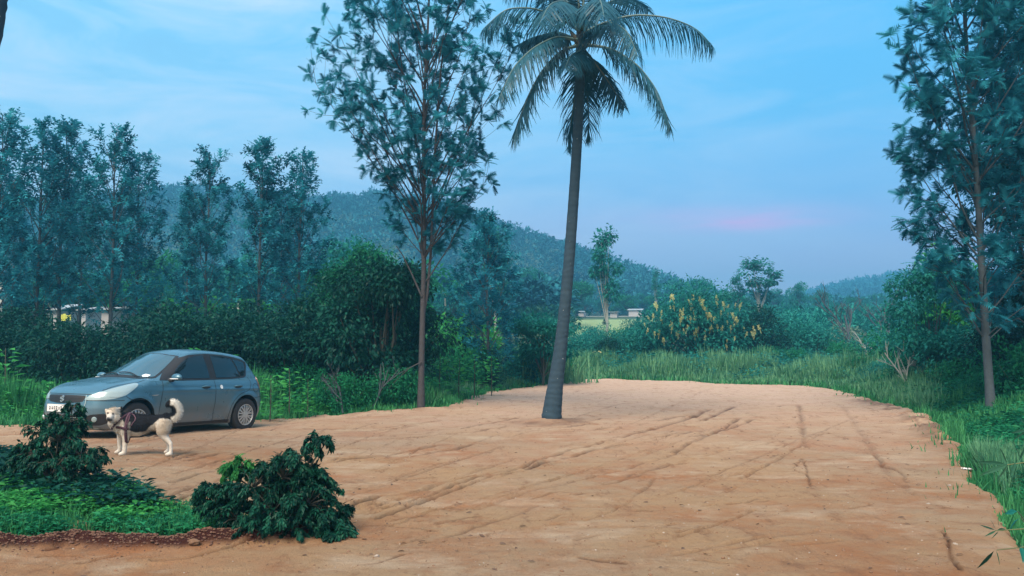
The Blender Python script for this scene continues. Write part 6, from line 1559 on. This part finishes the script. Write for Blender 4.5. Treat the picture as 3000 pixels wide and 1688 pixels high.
def stone(u, v, s, lab, me=None, nm='stone', cat='stone', group='loose stones on the soil'):
    p = at(u, v, .05); o = link(nm, me or RM[int(u) % 2]); o.location = (float(p[0]), float(p[1]), soilz(p[0], p[1]) + s * .2); o.scale = (s, s, s); o.rotation_euler = (0, 0, u); tag(o, lab, cat, group); return o
stone(568, 1608, .042, 'pinkish stone on the red soil bank below the green island', CM, 'stone')
stone(476, 1468, .030, 'flat pale stone behind the green island', None); stone(365, 1424, .016, 'small pale pebble near the dog side of the island')
stone(1104, 1635, .020, 'flat white stone on bare soil right of the big shrub'); stone(500, 1285, .012, 'tiny pale pebble right of the dog'); stone(2782, 1426, .018, 'pale pebble in the middle of the right soil')
stone(2798, 1598, .018, 'pale pebble beside the dark crack at the lower right'); stone(2720, 1482, .016, 'white pebble right of the tyre trail'); stone(20, 1345, .05, 'grey stone at the left edge left of the small tree')
def scrap(u, v, s, lab):
    p = at(u, v, .05); o = link('litter_scrap', scm); o.location = (float(p[0]), float(p[1]), soilz(p[0], p[1]) + .012); o.scale = (s, s, s); o.rotation_euler = (.1, .1, u); return tag(o, lab, 'litter', 'white litter scraps at the right edge')
bm = bmesh.new(); bmesh.ops.create_grid(bm, x_segments=6, y_segments=4, size=1)
for v in bm.verts: v.co = Vector((v.co.x * 1.3, v.co.y * .6, .22 * math.sin(v.co.x * 4) * math.cos(v.co.y * 5) + .15))
gm_ = bmesh.ops.extrude_face_region(bm, geom=bm.faces[:])
for v in [q for q in gm_['geom'] if isinstance(q, bmesh.types.BMVert)]: v.co.z += .05
scm = bpy.data.meshes.new('litter_scrap'); bm.to_mesh(scm); bm.free(); scm.materials.append(M['paper'])
scrap(2834, 1376, .055, 'white scrap at the grass edge on the right, upper one'); scrap(2944, 1446, .045, 'white scrap at the grass edge on the right, lower one'); scrap(2952, 1508, .02, 'tiny white scrap below the others at the right edge')
# clods and crumbs: nobody could count them
a = Acc(); n = 2600; cv = np.array([v.co[:] for v in CM.vertices]); 
bm = bmesh.new(); bmesh.ops.create_icosphere(bm, subdivisions=1, radius=1); bm.verts.ensure_lookup_table(); IV = np.array([v.co[:] for v in bm.verts]) * [1.2, .9, .6]; IF = np.array([[v.index for v in f.verts] for f in bm.faces]); bm.free()
def crumbs(n, mat, name, label, sizes, seed, edge_only=False):
    r = np.random.default_rng(seed); y = 5 + 22 * r.random(n)**1.6; x = r.uniform(-.62, .62, n) * y; 
    if edge_only:
        b_ = np.array(BERM); i = r.integers(0, len(b_) - 1, n); t = r.random(n); x = b_[i, 0] * (1 - t) + b_[i + 1, 0] * t + r.normal(0, .08, n); y = b_[i, 1] * (1 - t) + b_[i + 1, 1] * t + r.normal(0, .09, n)
    k = inpoly(x, y, dirt_poly); x, y = x[k], y[k]; z = np.array([soilz(a_, b_) for a_, b_ in zip(x, y)]); S = r.uniform(*sizes, len(x)) * (1 if edge_only else 1) * r.uniform(.5, 1.2, len(x))
    Mx = zrot(len(x), r, .5) * S[:, None, None]; a = Acc(); a.scatter(IV, IF, Mx, np.stack([x, y, z + S * .2], 1), r.random(len(x))); tag(a.build(name, mat), label, 'soil', kind='stuff')
crumbs(2600, M['clod'], 'soil_crumbs', 'loose crumbs of red soil scattered over the clearing', (.004, .014), 31)
crumbs(900, M['stone'], 'gravel', 'fine pale gravel scattered over the clearing', (.003, .009), 32)
M['bankclod'] = simple('dark_red_clod', (.12, .065, .045), .95, bump=.5, bscale=30, var=.35)
crumbs(2600, M['bankclod'], 'soil_crumbs', 'dark red clods along the soil bank in front', (.003, .014), 33, True)
r = np.random.default_rng(61); n = 420; y = 5 + 16 * r.random(n)**1.3; x = r.uniform(-.55, .62, n) * y; k = inpoly(x, y, dirt_poly); x, y = x[k], y[k]; z = np.array([soilz(a_, b_) for a_, b_ in zip(x, y)]) + .008
a = Acc(); d = np.stack([r.normal(size=len(x)), r.normal(size=len(x)) , r.normal(0, .12, len(x))], 1); a.scatter(*LEAF, frames(d, r, up=np.tile([0, 0, 1.], (len(x), 1)) + r.normal(0, .25, (len(x), 3))) * r.uniform(.025, .07, len(x))[:, None, None], np.stack([x, y, z], 1), r.random(len(x)))
tag(a.build('fallen_leaves', M['deadleaf']), 'dry fallen leaves scattered on the soil', 'leaves', kind='stuff')
